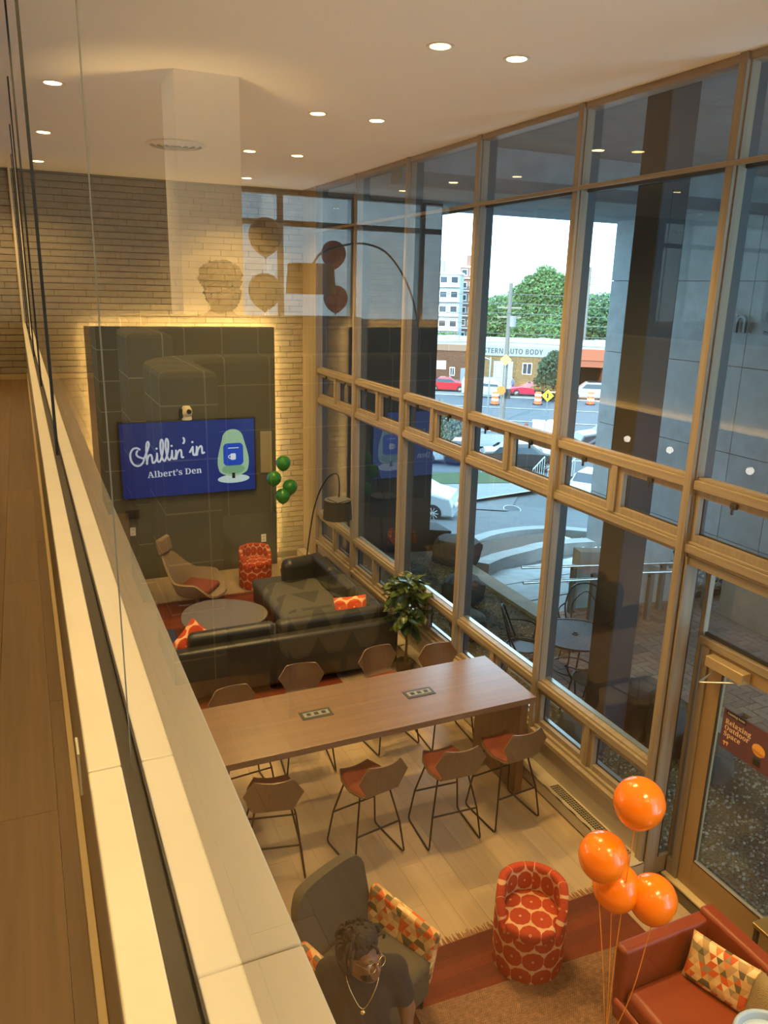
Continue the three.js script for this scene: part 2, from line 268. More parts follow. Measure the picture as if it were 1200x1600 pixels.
// door bay
const DZ = M1 + BAY * 5;
const wd = bay(6, DZ, 'u');
{
  const X0 = 4.02, X1 = 4.29, a = DZ + 0.064, b = DZ + BAY;
  struct('rail', [rb(X0, X1 - 0.1, 2.60, 2.66, a, b, 0.004, 1)], mat.frameX, wd);
  struct('door_jamb', [rb(XF + 0.03, 4.115, 0, 2.66, a, a + 0.03, 0.004, 1), rb(X1 - 0.05, X1, 0, 2.62, a, a + 0.04, 0.004, 1), box(4.115, X1 - 0.05, 0, 0.15, a, a + 0.03), rb(X0, X1, 0, 2.66, b - 0.05, b, 0.004, 1)], mat.frame, wd);
  { const g = new THREE.PlaneGeometry(0.115, 2.45); g.translate(4.178, 1.375, a + 0.015); struct('pane', g, mat.glass, wd); }
  struct('gasket', [box(4.115, 4.128, 0.14, 2.62, a + 0.004, a + 0.028), box(X1 - 0.05, X1 - 0.03, 2.045, 2.07, a + 0.06, b)], gasket, wd);
  struct('sidelight_stile', rb(X1 - 0.09, X1, 0, 2.0, -3.765, -3.705, 0.004, 1), mat.frame, wd);
  struct('header', [rb(X1 - 0.09, X1, 1.985, 2.045, a + 0.05, b, 0.004, 1)], mat.frameX, wd);
  struct('sidelight_sill', [rb(X1 - 0.09, X1, 0, 0.15, a + 0.05, -3.765, 0.004, 1)], mat.frameX, wd);
  struct('pane', paneGeo(a + 0.06, b, 2.05, 2.6, X1 - 0.03), mat.glass, wd);
  struct('pane', paneGeo(a + 0.06, -3.765, 0.15, 1.99, X1 - 0.03), mat.glass, wd);
  const d = structure('door_1');
  const dz0 = -3.70, dz1 = -2.48, dx0 = X1 - 0.075, dx1 = X1 - 0.025, bronze = S({ color: lin(0.36, 0.235, 0.11), roughness: 0.42, metalness: 0.25 });
  struct('stile', rb(dx0, dx1, 0.02, 1.975, dz0, dz0 + 0.125, 0.004, 1), bronze, d); struct('stile', rb(dx0, dx1, 0.02, 1.975, dz1 - 0.12, dz1, 0.004, 1), bronze, d);
  struct('rail', rb(dx0, dx1, 0.02, 0.27, dz0 + 0.125, dz1 - 0.12, 0.004, 1), bronze, d); struct('rail', rb(dx0, dx1, 1.88, 1.975, dz0 + 0.125, dz1 - 0.12, 0.004, 1), bronze, d);
  struct('gasket', [box(dx0 - 0.002, dx0 + 0.012, 0.27, 1.88, dz0 + 0.125, dz0 + 0.137), box(dx0 - 0.002, dx0 + 0.012, 0.27, 0.282, dz0 + 0.125, dz1 - 0.12)], gasket, d);
  struct('glazing_bead', box(dx0 - 0.004, dx0 + 0.01, 0.282, 0.292, dz0 + 0.137, dz1 - 0.12), alum, d);
  struct('pane', paneGeo(dz0 + 0.125, dz1 - 0.12, 0.27, 1.88, X1 - 0.045), mat.glass, d);
  struct('threshold', rb(dx0 - 0.06, X1 + 0.05, 0, 0.018, a + 0.05, dz1, 0.003, 1), S({ color: lin(0.6, 0.48, 0.28), roughness: 0.4 }), d);
  const cl = struct('door_closer', rb(dx0 - 0.085, dx0 - 0.005, 1.885, 1.965, dz0 + 0.03, dz0 + 0.36, 0.008), S({ color: lin(0.42, 0.31, 0.17), roughness: 0.4, metalness: 0.3 }), d);
  struct('closer_arm', [rod([dx0 - 0.05, 1.87, dz0 + 0.30], [dx0 - 0.25, 1.85, dz0 + 0.16], 0.008), rod([dx0 - 0.25, 1.85, dz0 + 0.16], [dx0 - 0.05, 1.87, dz0 + 0.10], 0.008), cyl(0.016, 0.016, 0.03, 12).translate(dx0 - 0.05, 1.875, dz0 + 0.30)], mat.steel, cl);
}
// poster stuck to the door glass
{
  const t = canvasTex(512, 340, (c, w, h) => {
    c.fillStyle = '#5d3540'; c.fillRect(0, 0, w, h);
    c.fillStyle = '#14101a'; c.fillRect(22, 0, 205, 46); c.fillStyle = '#f1dcc0'; c.font = 'bold 26px serif'; c.fillText('Coming Soon', 40, 32);
    c.fillStyle = '#f0cfa0'; c.font = 'bold 58px serif'; c.fillText('Relaxing', 28, 118); c.fillText('Outdoor', 28, 172); c.fillText('Space', 28, 226);
    c.fillStyle = '#e9b877'; for (const [x, y, r] of [[48, 285, 15], [76, 280, 14]]) { c.beginPath(); c.arc(x, y, r, Math.PI, 0); c.fill(); c.fillRect(x - 4, y, 9, 22); }
    c.fillStyle = '#e7a64a'; c.beginPath(); c.ellipse(372, 178, 62, 50, 0.1, 0, 7); c.fill(); c.fillStyle = '#c9802f'; c.beginPath(); c.ellipse(372, 190, 62, 30, 0.1, 0, 3.2); c.fill();
    c.fillStyle = '#17141c'; c.fillRect(335, 240, 74, 74); c.fillStyle = '#2c3a3c'; c.fillRect(335, 240, 74, 22);
  });
  const g = box(-0.003, 0.003, 0, 0.30, 0, 0.44); const uv = g.attributes.uv, p = g.attributes.position; for (let i = 0; i < uv.count; i++) uv.setXY(i, p.getZ(i) / 0.44, p.getY(i) / 0.30);
  const m = solo('poster', g, S({ map: t, roughness: 0.5 }), 'maroon poster reading Relaxing Outdoor Space, stuck on the door glass', 'poster'); m.position.set(4.238, 1.30, -3.53);
}
// ---------- gallery: slab, knee wall, stone cap, glass ----------
const mez = structure('mezzanine_slab');
struct('slab', box(-7.2, 0.085, 2.76, MEZ - 0.012, -12.4, 4.2), S({ color: lin(0.62, 0.58, 0.5), roughness: 0.9 }), mez);
const plank2 = [0, 1, 2].map((i) => wood(0.225 + 0.016 * i, 0.132 + 0.01 * i, 0.052 + 0.005 * i, 0.42));
const cf = structure('corridor_floor');
planks(cf, -1.3, -0.05, -12.15, 1.2, MEZ, 0.15, 1.8, plank2, () => true);
struct('corridor_floor_boards', box(-7, -1.3, MEZ - 0.012, MEZ, -12.15, 4), plank2[1], cf);
const wm = structure('wall_mezzanine');
struct('knee_wall', box(-0.044, 0.098, 2.76, CAP - 0.03, -12.15, 4), S({ color: lin(0.62, 0.5, 0.32), roughness: 0.6 }), wm);
const quartz = S({ color: lin(0.86, 0.80, 0.66), roughness: 0.28, map: plasterCap() });
function plasterCap() { return tex(256, 256, (u, v) => { const k = 0.95 + 0.05 * per((a, b) => fbm(a * 7, b * 7, 3, 4))(u, v); return [k, k, k * 0.99]; }, 0.8); }
const bounds = (off, step) => { const o = [1.2]; for (let z = off; z > -12.1; z -= step) o.push(z); o.push(-12.13); return o; };
const zc = bounds(-0.89, 1.983), zv = bounds(-0.547, 2.44);
for (let i = 1; i < zc.length; i++) struct('cap_stone', rb(-0.0506, -0.0115, CAP - 0.03, CAP, zc[i] + 0.001, zc[i - 1] - 0.001, 0.003), quartz, wm);
for (let i = 1; i < zv.length; i++) struct('cap_stone', rb(0.0115, 0.105, CAP - 0.03, CAP, zv[i] + 0.001, zv[i - 1] - 0.001, 0.003), quartz, wm);
const shoe = S({ color: lin(0.045, 0.035, 0.022), roughness: 0.4 });
struct('glass_channel', [box(-0.0115, 0.0115, CAP - 0.03, CAP - 0.012, -12.13, 1.2), box(-0.0115, -0.009, CAP - 0.03, CAP - 0.001, -12.13, 1.2), box(0.009, 0.0115, CAP - 0.03, CAP - 0.001, -12.13, 1.2)], shoe, wm);
for (let i = 1; i < zc.length; i++) {
  const q = structure('glass_panel_' + i), g = new THREE.PlaneGeometry(zc[i - 1] - zc[i] - 0.006, CEIL - CAP + 0.012); g.rotateY(Math.PI / 2); g.translate(0, (CEIL + CAP - 0.012) / 2, (zc[i] + zc[i - 1]) / 2);
  struct('pane', g, mat.rail, q);
  if (i > 1) struct('joint_seal', i === 2 ? box(-0.0008, 0.0008, CAP - 0.01, CEIL, zc[1] - 0.0006, zc[1] + 0.0006) : box(-0.005, 0.005, CAP - 0.01, CEIL, zc[i - 1] - 0.003, zc[i - 1] + 0.003), i === 2 ? S({ color: lin(0.2, 0.19, 0.15), roughness: 0.3 }) : gasket, q);
}
struct('trim_2', box(-0.05, -0.02, CAP, CEIL, -12.13, -12.06), S({ color: lin(0.8, 0.7, 0.5), roughness: 0.4 }));
struct('baseboard_mezzanine', [rb(-0.062, -0.045, MEZ, MEZ + 0.09, -12.1, 1.2, 0.003, 1), box(-7, -0.06, MEZ, MEZ + 0.07, FARZ, FARZ + 0.014)], S({ color: lin(0.5, 0.38, 0.2), roughness: 0.5 }));
solo('wall_tag', rb(-0.05, -0.044, 3.36, 3.46, -1.62, -1.55, 0.002, 1), mat.white, 'small white tag on the inside of the low gallery wall', 'tag');
// LED line under the gallery edge
function ledStrip(x, y, z0, z1, label) { const t = thing('led_strip', label, 'light'); mesh('diffuser', box(x, x + 0.02, y, y + 0.012, z0, z1), glow(...WARM, 6 * LAMP), t); const l = new THREE.RectAreaLight(lin(...WARM), 60 * LAMP, z1 - z0, 0.03); l.position.set(x + 0.04, y + 0.016, (z0 + z1) / 2); l.lookAt(x - 0.2, y + 0.6, (z0 + z1) / 2); t.add(l); return t; }
ledStrip(0.10, 2.772, -12, 2, 'thin warm LED line along the lower edge of the gallery');

// ---------- lamps ----------
const ring = S({ color: lin(0.85, 0.8, 0.7), roughness: 0.4 });
function downlight(x, z, y, label, group, cd, r = 0.06) {
  const t = thing('downlight', label, 'ceiling light', [x, y, z], 0, group);
  mesh('trim_ring', lathe([[r * 1.0, -0.001], [r * 1.06, -0.004], [r * 1.35, -0.005], [r * 1.4, 0], [r * 1.0, 0.0]], 32), ring, t);
  mesh('lens', cyl(r, r, 0.004, 28).translate(0, -0.003, 0), glow(...WARM, 26), t);
  const s = new THREE.SpotLight(lin(...WARM), cd * LAMP, 0, 1.12, 0.7, 2); s.position.set(0, -0.03, 0); s.target.position.set(0, -1, 0); s.castShadow = true; s.shadow.radius = 3; t.add(s, s.target);
}
const nth = ['nearest', 'second', 'third', 'farthest'];
[-4.677, -6.85, -9.05].forEach((z, i) => { downlight(2.355, z, CEIL, nth[i] + ' ceiling downlight of the row further from the windows', undefined, 46); downlight(2.895, z, CEIL, nth[i] + ' ceiling downlight of the row nearer the windows', undefined, 46); });
downlight(2.895, -11.24, CEIL, 'ceiling downlight closest to the cream brick far wall', undefined, 46);
[[-0.3, 'level with'], [1.9, 'behind']].forEach(([z, w]) => { downlight(2.355, z, CEIL, 'ceiling downlight ' + w + ' the viewer, away from the windows', undefined, 46); downlight(2.895, z, CEIL, 'ceiling downlight ' + w + ' the viewer, towards the windows', undefined, 46); });
const ord = ['first', 'second', 'third', 'fourth', 'fifth', 'sixth'];
[-11.24, -9.08, -6.87, -4.68, -2.49, -0.3].forEach((z, i) => downlight(-0.3, z, CEIL, ord[i] + ' gallery corridor downlight counted from the brick end wall', undefined, z > -1 ? 16 : 13));
[-10, -7, -4, -1].forEach((z, i) => downlight(-5.4, z, CEIL, ord[i] + ' upstairs lounge downlight counted from the end window', undefined, 60));
[-10.5, -8.7, -6.9, -5.1, -3.3, -1.5].forEach((z, i) => downlight(-1.0, z, 2.76, ord[i] + ' small downlight under the gallery counted from the far wall', undefined, 22, 0.035));
// globe pendants under the gallery, mirrored in the tall windows
[-10.3, -9.31, -8.58, -7.75, -6.35, -5.2].forEach((z, i) => {
  const t = thing('globe_pendant', ord[i] + ' small globe pendant under the gallery counted from the far wall', 'pendant', [-1.0, 2.05, z]);
  mesh('globe', new THREE.SphereGeometry(0.055, 20, 14), glow(1, 0.9, 0.75, 14), t); mesh('cord', cyl(0.004, 0.004, 0.66, 6).translate(0, 0.38, 0), mat.black, t);
  const l = new THREE.PointLight(lin(1, 0.85, 0.62), 2.2 * LAMP, 0, 2); l.castShadow = true; t.add(l);
});
// round air diffuser
{
  const t = thing('air_diffuser', 'round ceiling air diffuser with concentric rings', 'vent', [1.572, CEIL, -9.05]);
  const wm2 = S({ color: lin(0.8, 0.76, 0.7), roughness: 0.6 }), dk = S({ color: lin(0.3, 0.28, 0.25), roughness: 0.9 });
  mesh('back_plate', cyl(0.29, 0.29, 0.004, 40).translate(0, -0.003, 0), dk, t);
  for (const r of [0.30, 0.23, 0.16, 0.09]) mesh('ring', lathe([[r - 0.035, -0.022], [r, -0.006], [r + 0.012, -0.006], [r - 0.025, -0.026], [r - 0.035, -0.022]], 40), wm2, t);
}
// ================= FURNITURE =================
// media wall
{
  const t = thing('media_wall_panel', 'tall dark grey-green wall panel lit from behind along its edges', 'wall panel');
  const pm = S({ color: lin(0.105, 0.105, 0.078), roughness: 0.75 });
  mesh('panel_board', [box(0.72, 3.43, 0.1, 3.8, -11.99, -11.84)], pm, t); mesh('plinth', box(0.72, 3.43, 0, 0.1, -12.0, -11.845), S({ color: lin(0.09, 0.08, 0.06) }), t);
  mesh('panel_cleat', box(0.9, 3.25, 0.1, 3.62, -12.14, -11.99), mat.black, t);
  const strip = (x0, x1, y0, y1, dir) => {
    const L = Math.max(x1 - x0, y1 - y0), m = mesh('led_strip', box(x0, x1, y0, y1, -12.012, -11.992), glow(...WARM, 9), t);
    const l = new THREE.RectAreaLight(lin(...WARM), 55, dir[0] ? 0.03 : L, dir[0] ? L : 0.03); l.position.set((x0 + x1) / 2 + dir[0] * 0.008, (y0 + y1) / 2 + dir[1] * 0.008, -12.018); l.lookAt((x0 + x1) / 2 + dir[0], (y0 + y1) / 2 + dir[1], -12.018 - 0.9); t.add(l);
  };
  strip(0.73, 0.745, 0.1, 3.78, [-1, 0]); strip(3.405, 3.42, 0.1, 3.78, [1, 0]); strip(0.74, 3.41, 3.775, 3.79, [0, 1]);
}
{
  const t = thing('television', 'wide wall screen with the words Chillin in Albert’s Den on blue', 'television', [2.072, 1.877, -11.80]);
  mesh('bezel', rb(-1.015, 1.015, -0.58, 0.58, -0.035, 0.03, 0.008), mat.black, t);
  const T = canvasTex(1024, 576, (c, w, h) => {
    c.fillStyle = '#1b327c'; c.fillRect(0, 0, w, h); c.strokeStyle = c.fillStyle = '#eef3f8'; c.lineCap = c.lineJoin = 'round';
    c.save(); c.translate(66, 330); c.rotate(-0.13); c.lineWidth = 15;
    const st = (...p) => { c.beginPath(); c.moveTo(p[0], p[1]); for (let i = 2; i < p.length; i += 6) c.bezierCurveTo(p[i], p[i + 1], p[i + 2], p[i + 3], p[i + 4], p[i + 5]); c.stroke(); };
    st(88, -120, 70, -150, 20, -140, 12, -80, 4, -20, 40, 12, 72, 0, 92, -8, 104, -30, 108, -46, 74, -60, 40, -80, 70, -112);           // C
    st(108, -46, 150, -110, 172, -150, 160, -166, 140, -176, 128, -60, 122, 0, 130, -60, 164, -84, 166, -50, 168, -20, 154, 6, 176, 0);   // h
    st(176, 0, 200, -16, 206, -50, 208, -66, 204, -30, 194, 6, 218, 0);                                                                    // i
    st(218, 0, 250, -40, 280, -150, 262, -164, 240, -170, 226, 10, 256, 0); st(256, 0, 290, -40, 318, -150, 300, -164, 280, -170, 266, 10, 294, 0);   // ll
    st(294, 0, 314, -16, 320, -50, 322, -66, 318, -30, 308, 6, 332, 0); st(332, 0, 346, -20, 352, -50, 352, -62, 350, -30, 346, -10, 344, 2, 356, -50, 390, -80, 390, -48, 390, -20, 378, 6, 398, 0);   // in
    st(424, -148, 434, -130, 424, -112, 416, -108);
    st(454, -30, 470, -50, 478, -60, 482, -66, 478, -30, 468, 6, 492, 0); st(492, 0, 506, -20, 512, -50, 512, -62, 510, -30, 506, -10, 504, 2, 516, -50, 550, -80, 550, -48, 550, -20, 536, 8, 562, -6);
    for (const [x, y] of [[212, -104], [326, -104], [486, -104]]) { c.beginPath(); c.arc(x, y, 9, 0, 7); c.fill(); }
    c.restore();
    c.save(); c.translate(185, 425); c.rotate(-0.03); c.font = 'bold 66px serif'; c.fillText('Albert’s Den', 0, 0); c.restore();
    // a plain pale green swivel chair with a blue mug cushion
    c.fillStyle = '#cfe6df'; c.beginPath(); c.ellipse(850, 478, 128, 34, 0, 0, 7); c.fill();
    c.fillStyle = '#a9cfa6'; c.beginPath(); c.moveTo(770, 130); c.bezierCurveTo(800, 60, 900, 60, 930, 130); c.bezierCurveTo(960, 250, 1000, 330, 960, 420); c.bezierCurveTo(900, 470, 800, 470, 742, 420); c.bezierCurveTo(700, 330, 745, 250, 770, 130); c.fill();
    c.fillStyle = '#86b58a'; c.beginPath(); c.ellipse(850, 400, 92, 40, 0, 0, 7); c.fill();
    c.fillStyle = '#1d4fc4'; c.beginPath(); c.roundRect(772, 190, 160, 180, 34); c.fill(); c.fillStyle = '#eef3f8'; c.fillRect(812, 225, 84, 7); c.beginPath(); c.roundRect(828, 272, 44, 52, 10); c.fill(); c.lineWidth = 7; c.beginPath(); c.arc(826, 298, 13, 1.6, 4.7); c.stroke();
    c.fillStyle = '#17181c'; c.fillRect(838, 430, 24, 44);
  });
  const g = new THREE.PlaneGeometry(1.985, 1.117); g.translate(0, 0.002, 0.0315);
  mesh('screen', g, S({ color: 0x000000, emissive: 0xffffff, emissiveMap: T, emissiveIntensity: 0.95, roughness: 0.25 }), t);
  const l = new THREE.RectAreaLight(lin(0.12, 0.2, 0.6), 1.0, 1.98, 1.11); l.position.set(0, 0, 0.04); l.lookAt(2.072, 1.877, 0); l.rotation.set(0, Math.PI, 0); t.add(l);
}
{
  const t = thing('conference_camera', 'small cream dome camera on the top edge of the wall screen', 'camera', [2.055, 2.457, -11.80]);
  mesh('base', cyl(0.075, 0.07, 0.05, 20).translate(0, 0.025, 0), mat.white, t);
  mesh('head', at(lathe([[0, 0.16], [0.05, 0.15], [0.08, 0.10], [0.085, 0.05], [0.07, 0.0], [0, 0]], 24), 0, 0.05, 0), S({ color: lin(0.75, 0.68, 0.45), roughness: 0.4 }), t);
  mesh('lens', cyl(0.035, 0.035, 0.03, 18).rotateX(Math.PI / 2).translate(0.02, 0.13, 0.085), mat.black, t);
  mesh('side_cover', rb(-0.1, -0.06, 0.03, 0.17, -0.05, 0.05, 0.015), mat.black, t);
}
solo('control_box', [rb(1.09, 1.29, 1.0, 1.13, -11.84, -11.79, 0.01), rb(1.13, 1.25, 1.03, 1.10, -11.79, -11.785, 0.004)], mat.black, 'black box fixed low on the dark panel under the screen', 'control box');
solo('acoustic_board', rb(3.17, 3.36, 1.56, 2.22, -11.84, -11.81, 0.006), S({ color: lin(0.55, 0.47, 0.30), map: fabricT, roughness: 0.9 }), 'narrow tan upright board fixed right of the wall screen', 'wall board');
for (const [x, y, l] of [[1.186, 0.79, 'small white socket plate under the black control box'], [3.205, 0.47, 'small white socket plate above the patterned drum stool']]) { const t = thing('socket_plate', l, 'socket', [x, y, -11.84]); mesh('plate', rb(-0.04, 0.04, -0.065, 0.065, 0, 0.008, 0.003, 1), mat.white, t); for (const s of [-1, 1]) mesh('socket', rb(-0.018, 0.018, s * 0.028 - 0.016, s * 0.028 + 0.016, 0.008, 0.011, 0.002, 1), S({ color: lin(0.6, 0.58, 0.5) }), t); }

// long bar table
{
  const t = thing('bar_table', 'long wooden bar-height table with two flush power boxes', 'table');
  const tm = P({ color: lin(0.25, 0.155, 0.095), map: woodX, roughness: 0.34, clearcoat: 0.7, clearcoatRoughness: 0.22 }), tm2 = wood(0.20, 0.105, 0.06, 0.35);
  mesh('tabletop', rb(0.87, 3.75, 0.94, 0.996, -5.925, -5.055, 0.004), tm, t);
  mesh('panel_leg', rb(3.64, 3.72, 0, 0.94, -5.87, -5.12, 0.004), tm2, t); mesh('panel_leg', rb(0.92, 1.0, 0, 0.94, -5.87, -5.12, 0.004), tm2, t);
  mesh('apron', rb(1.0, 3.64, 0.88, 0.94, -5.55, -5.45, 0.004), tm2, t);
  for (const x of [1.868, 2.822]) { const b = mesh('power_box', [rb(x - 0.135, x + 0.135, 0.994, 1.001, -5.565, -5.435, 0.003, 1)], S({ color: lin(0.06, 0.06, 0.055), roughness: 0.35, metalness: 0.5 }), t); mesh('outlet_tray', rb(x - 0.11, x + 0.11, 1.0, 1.0025, -5.535, -5.465, 0.001, 1), S({ color: lin(0.22, 0.22, 0.21), roughness: 0.5 }), b); for (const dx of [-0.065, 0, 0.065]) mesh('socket', rb(x + dx - 0.018, x + dx + 0.018, 1.002, 1.0045, -5.52, -5.48, 0.001, 1), mat.black, b); }
}
// bar stools
const shellM = P({ color: lin(0.19, 0.12, 0.065), map: woodT, roughness: 0.38, clearcoat: 0.25, clearcoatRoughness: 0.4 });
const seatOrange = S({ color: lin(0.27, 0.05, 0.022), map: fabricT, roughness: 0.8 });
function makeStool(label) { // faces +z
  const t = thing('bar_stool', label, 'stool');
  const prof = (v) => { if (v < 0.42) { const k = v / 0.42; return [0.64 - 0.015 * Math.sin(k * 3.14) + 0.012 * (1 - k) - 0.0, 0.2 - 0.37 * k]; } const k = (v - 0.42) / 0.58, b = Math.min(1, k / 0.3); const ang = b * 1.36; const R = 0.06; const y = 0.64 + R * (1 - Math.cos(ang)), z = -0.17 - R * Math.sin(ang); if (k < 0.3) return [y, z]; const m = (k - 0.3) / 0.7; return [y + m * 0.24, z - m * 0.045]; };
  const wid = (v) => { const K = [[0, 0.13], [0.12, 0.185], [0.3, 0.2], [0.5, 0.155], [0.58, 0.15], [0.80, 0.222], [0.985, 0.150], [1, 0.138]]; for (let i = 1; i < K.length; i++) if (v <= K[i][0]) { const f = (v - K[i - 1][0]) / (K[i][0] - K[i - 1][0]); return K[i - 1][1] + (K[i][1] - K[i - 1][1]) * f; } return 0.15; };
  const sh = grid(16, 40, (u, v) => { const a = u * 2 - 1, [y, z] = prof(v), w = wid(v), back = Math.max(0, (v - 0.5) / 0.5); return [a * w, y + (v < 0.5 ? a * a * 0.02 * (1 - v) : 0), z + a * a * 0.035 * back]; }, 0.012);
  mesh('shell', sh, shellM, t);
  mesh('seat_pad', grid(12, 14, (u, v) => { const a = u * 2 - 1, vv = 0.02 + v * 0.44, [y, z] = prof(vv), w = wid(vv) * 0.93, e = (1 - a ** 6) * (1 - (2 * v - 1) ** 6); return [a * w, y + a * a * 0.02 * (1 - vv) + 0.004 + 0.028 * Math.sqrt(Math.max(0, e)), z]; }), seatOrange, t);
  const f = 0.008;
  for (const s of [-1, 1]) {
    const leg = mesh('sled_leg', tube([[s * 0.13, 0.625, 0.11], [s * 0.20, 0.30, 0.185], [s * 0.232, 0.03, 0.218], [s * 0.232, 0.009, 0.20], [s * 0.232, 0.009, -0.20], [s * 0.232, 0.03, -0.218], [s * 0.20, 0.30, -0.185], [s * 0.13, 0.625, -0.11]], f, 90, 8, false, false), mat.blackMetal, t);
  }
  mesh('foot_bar', rod([-0.2, 0.30, 0.185], [0.2, 0.30, 0.185], f), mat.blackMetal, t); mesh('foot_bar', rod([-0.2, 0.30, -0.185], [0.2, 0.30, -0.185], f), mat.blackMetal, t);
  mesh('seat_frame', [rod([-0.13, 0.62, 0.11], [0.13, 0.62, 0.11], f), rod([-0.13, 0.62, -0.11], [0.13, 0.62, -0.11], f), rod([-0.13, 0.62, -0.11], [-0.13, 0.62, 0.11], f), rod([0.13, 0.62, -0.11], [0.13, 0.62, 0.11], f)], mat.blackMetal, t);
  return t;
}
// camera-side stools face -z (turned to the table), far-side ones face +z
const stool = makeStool('camera-side bar stool next to the panel leg at the window end');
stool.position.set(3.40, 0, -4.95); stool.rotation.y = Math.PI + 0.08;
copyOf(stool, [2.81, 0, -4.93], Math.PI - 0.06, 'camera-side bar stool second from the window end');
copyOf(stool, [2.11, 0, -4.98], Math.PI + 0.16, 'camera-side bar stool nearest the grey armchair');
copyOf(stool, [1.36, 0, -5.08], Math.PI - 0.22, 'camera-side bar stool half tucked under the table by the pale ledge');
copyOf(stool, [1.38, 0, -6.08], 0.1, 'far-side bar stool closest to the pale ledge, only its top edge visible');
copyOf(stool, [2.05, 0, -6.28], -0.12, 'far-side bar stool against the middle of the black sofa back');
copyOf(stool, [2.94, 0, -6.36], 0.12, 'far-side bar stool beside the leafy potted plant');
copyOf(stool, [3.50, 0, -6.2], -0.05, 'far-side bar stool nearest the windows');

// drum stools with orange flower print
const flowerT = canvasTex(1024, 1024, (c, w, h) => {
  c.fillStyle = '#e3bd92'; c.fillRect(0, 0, w, h); let k = 0;
  const fl = (x, y, r) => { c.save(); c.translate(x, y); c.rotate(k++); c.fillStyle = '#b8400f'; c.beginPath(); for (let i = 0; i <= 120; i++) { const a = i / 120 * Math.PI * 2, q = r * (0.955 + 0.045 * Math.abs(Math.cos(a * 5.5))); c.lineTo(Math.cos(a) * q, Math.sin(a) * q); } c.fill(); c.strokeStyle = '#a23409'; c.lineWidth = 4; for (let i = 0; i < 11; i++) { const a = i / 11 * Math.PI * 2; c.beginPath(); c.moveTo(Math.cos(a) * r * 0.2, Math.sin(a) * r * 0.2); c.lineTo(Math.cos(a) * r * 0.94, Math.sin(a) * r * 0.94); c.stroke(); } c.strokeStyle = '#f0d3ac'; c.lineWidth = 7; c.beginPath(); c.arc(0, 0, r * 0.085, 0, 7); c.stroke(); c.restore(); };
  for (let j = -1; j < 5; j++) for (let i = -1; i < 5; i++) { k = ((j + 4) % 4) * 5 + ((i + 4) % 4); fl(i * 256 + (j & 1 ? 128 : 0) + 128, j * 256 + 128, 133); }
  c.strokeStyle = '#e3bd92'; c.lineWidth = 5; for (let j = 0; j < 5; j++) for (let i = 0; i < 5; i++) { const x = i * 256 + (j & 1 ? 128 : 0), y = j * 256 + 128; c.beginPath(); c.moveTo(x, y - 60); c.lineTo(x, y + 60); c.stroke(); }
});
const flowerM = S({ map: flowerT, color: lin(0.78, 0.68, 0.58), roughness: 0.85 });
function drumStool(pos, turn, label, r, h, seatY) { // opening faces +z
  const t = thing('drum_stool', label, 'drum stool', pos, turn, undefined);
  const top = (a) => { const c = Math.cos(a); return seatY - 0.05 + (h - seatY + 0.05) * Math.min(1, Math.max(0, (0.62 - c) / 0.9)) ** 0.7; }; // a=0 faces the opening
  const q = 1.15, k = 1 / 0.56;
  const uvM = (g, f) => { const p = g.attributes.position, uv = g.attributes.uv; for (let i = 0; i < p.count; i++) uv.setXY(i, ...f(p.getX(i), p.getY(i), p.getZ(i), uv.getX(i))); return g; };
  const R = (y) => r * (1.0 + 0.03 * Math.sin(Math.min(1, y / h) * Math.PI));
  mesh('shell', uvM(grid(72, 30, (u, v) => { const a = (u * 2 - 1) * Math.PI, H = top(a); let y, rad; if (v < 0.6) { y = 0.012 + (H - 0.012) * v / 0.6; rad = R(y); } else if (v < 0.7) { const m = (v - 0.6) / 0.1; y = H + 0.012 * Math.sin(m * 3.14); rad = R(H) - 0.055 * m; } else { const m = (v - 0.7) / 0.3; y = H - (H - seatY + 0.05) * m; rad = R(H) - 0.055; } return [Math.sin(a) * rad, y, Math.cos(a) * rad]; }), (x, y, z, u) => [u * 2 * Math.PI * r * k, y * k]), flowerM, t);
  mesh('seat_cushion', uvM(grid(64, 18, (u, v) => { // domed, rolling over the open front
    const a = (u * 2 - 1) * Math.PI, fr = THREE.MathUtils.smoothstep(Math.cos(a), 0.45, 0.85), E = (r - 0.056) * (1 - fr) + (r + 0.006) * fr;
    if (v < 0.8) { const q = v / 0.8; return [Math.sin(a) * E * q, seatY + 0.014 - 0.018 * q ** 3, Math.cos(a) * E * q]; }
    const w = (v - 0.8) / 0.2; return [Math.sin(a) * (E + 0.008 * Math.sin(w * 3.1)), seatY - 0.004 - 0.07 * w, Math.cos(a) * (E + 0.008 * Math.sin(w * 3.1))];
  }), (x, y, z) => [x * k, (z - Math.min(0, y - seatY + 0.01)) * k + 0.2]), flowerM, t);
  mesh('base_ring', lathe([[r * 0.9, 0], [r * 0.94, 0.0], [r * 0.94, 0.014], [r * 0.9, 0.014]], 40), mat.black, t);
  return t;
}
drumStool([2.70, 0, -3.53], -0.62, 'large orange flower print drum stool on the rust rug in the foreground', 0.235, 0.60, 0.42);
drumStool([2.84, 0, -11.02], 0.05, 'orange flower print drum stool by the dark media wall', 0.24, 0.60, 0.42);

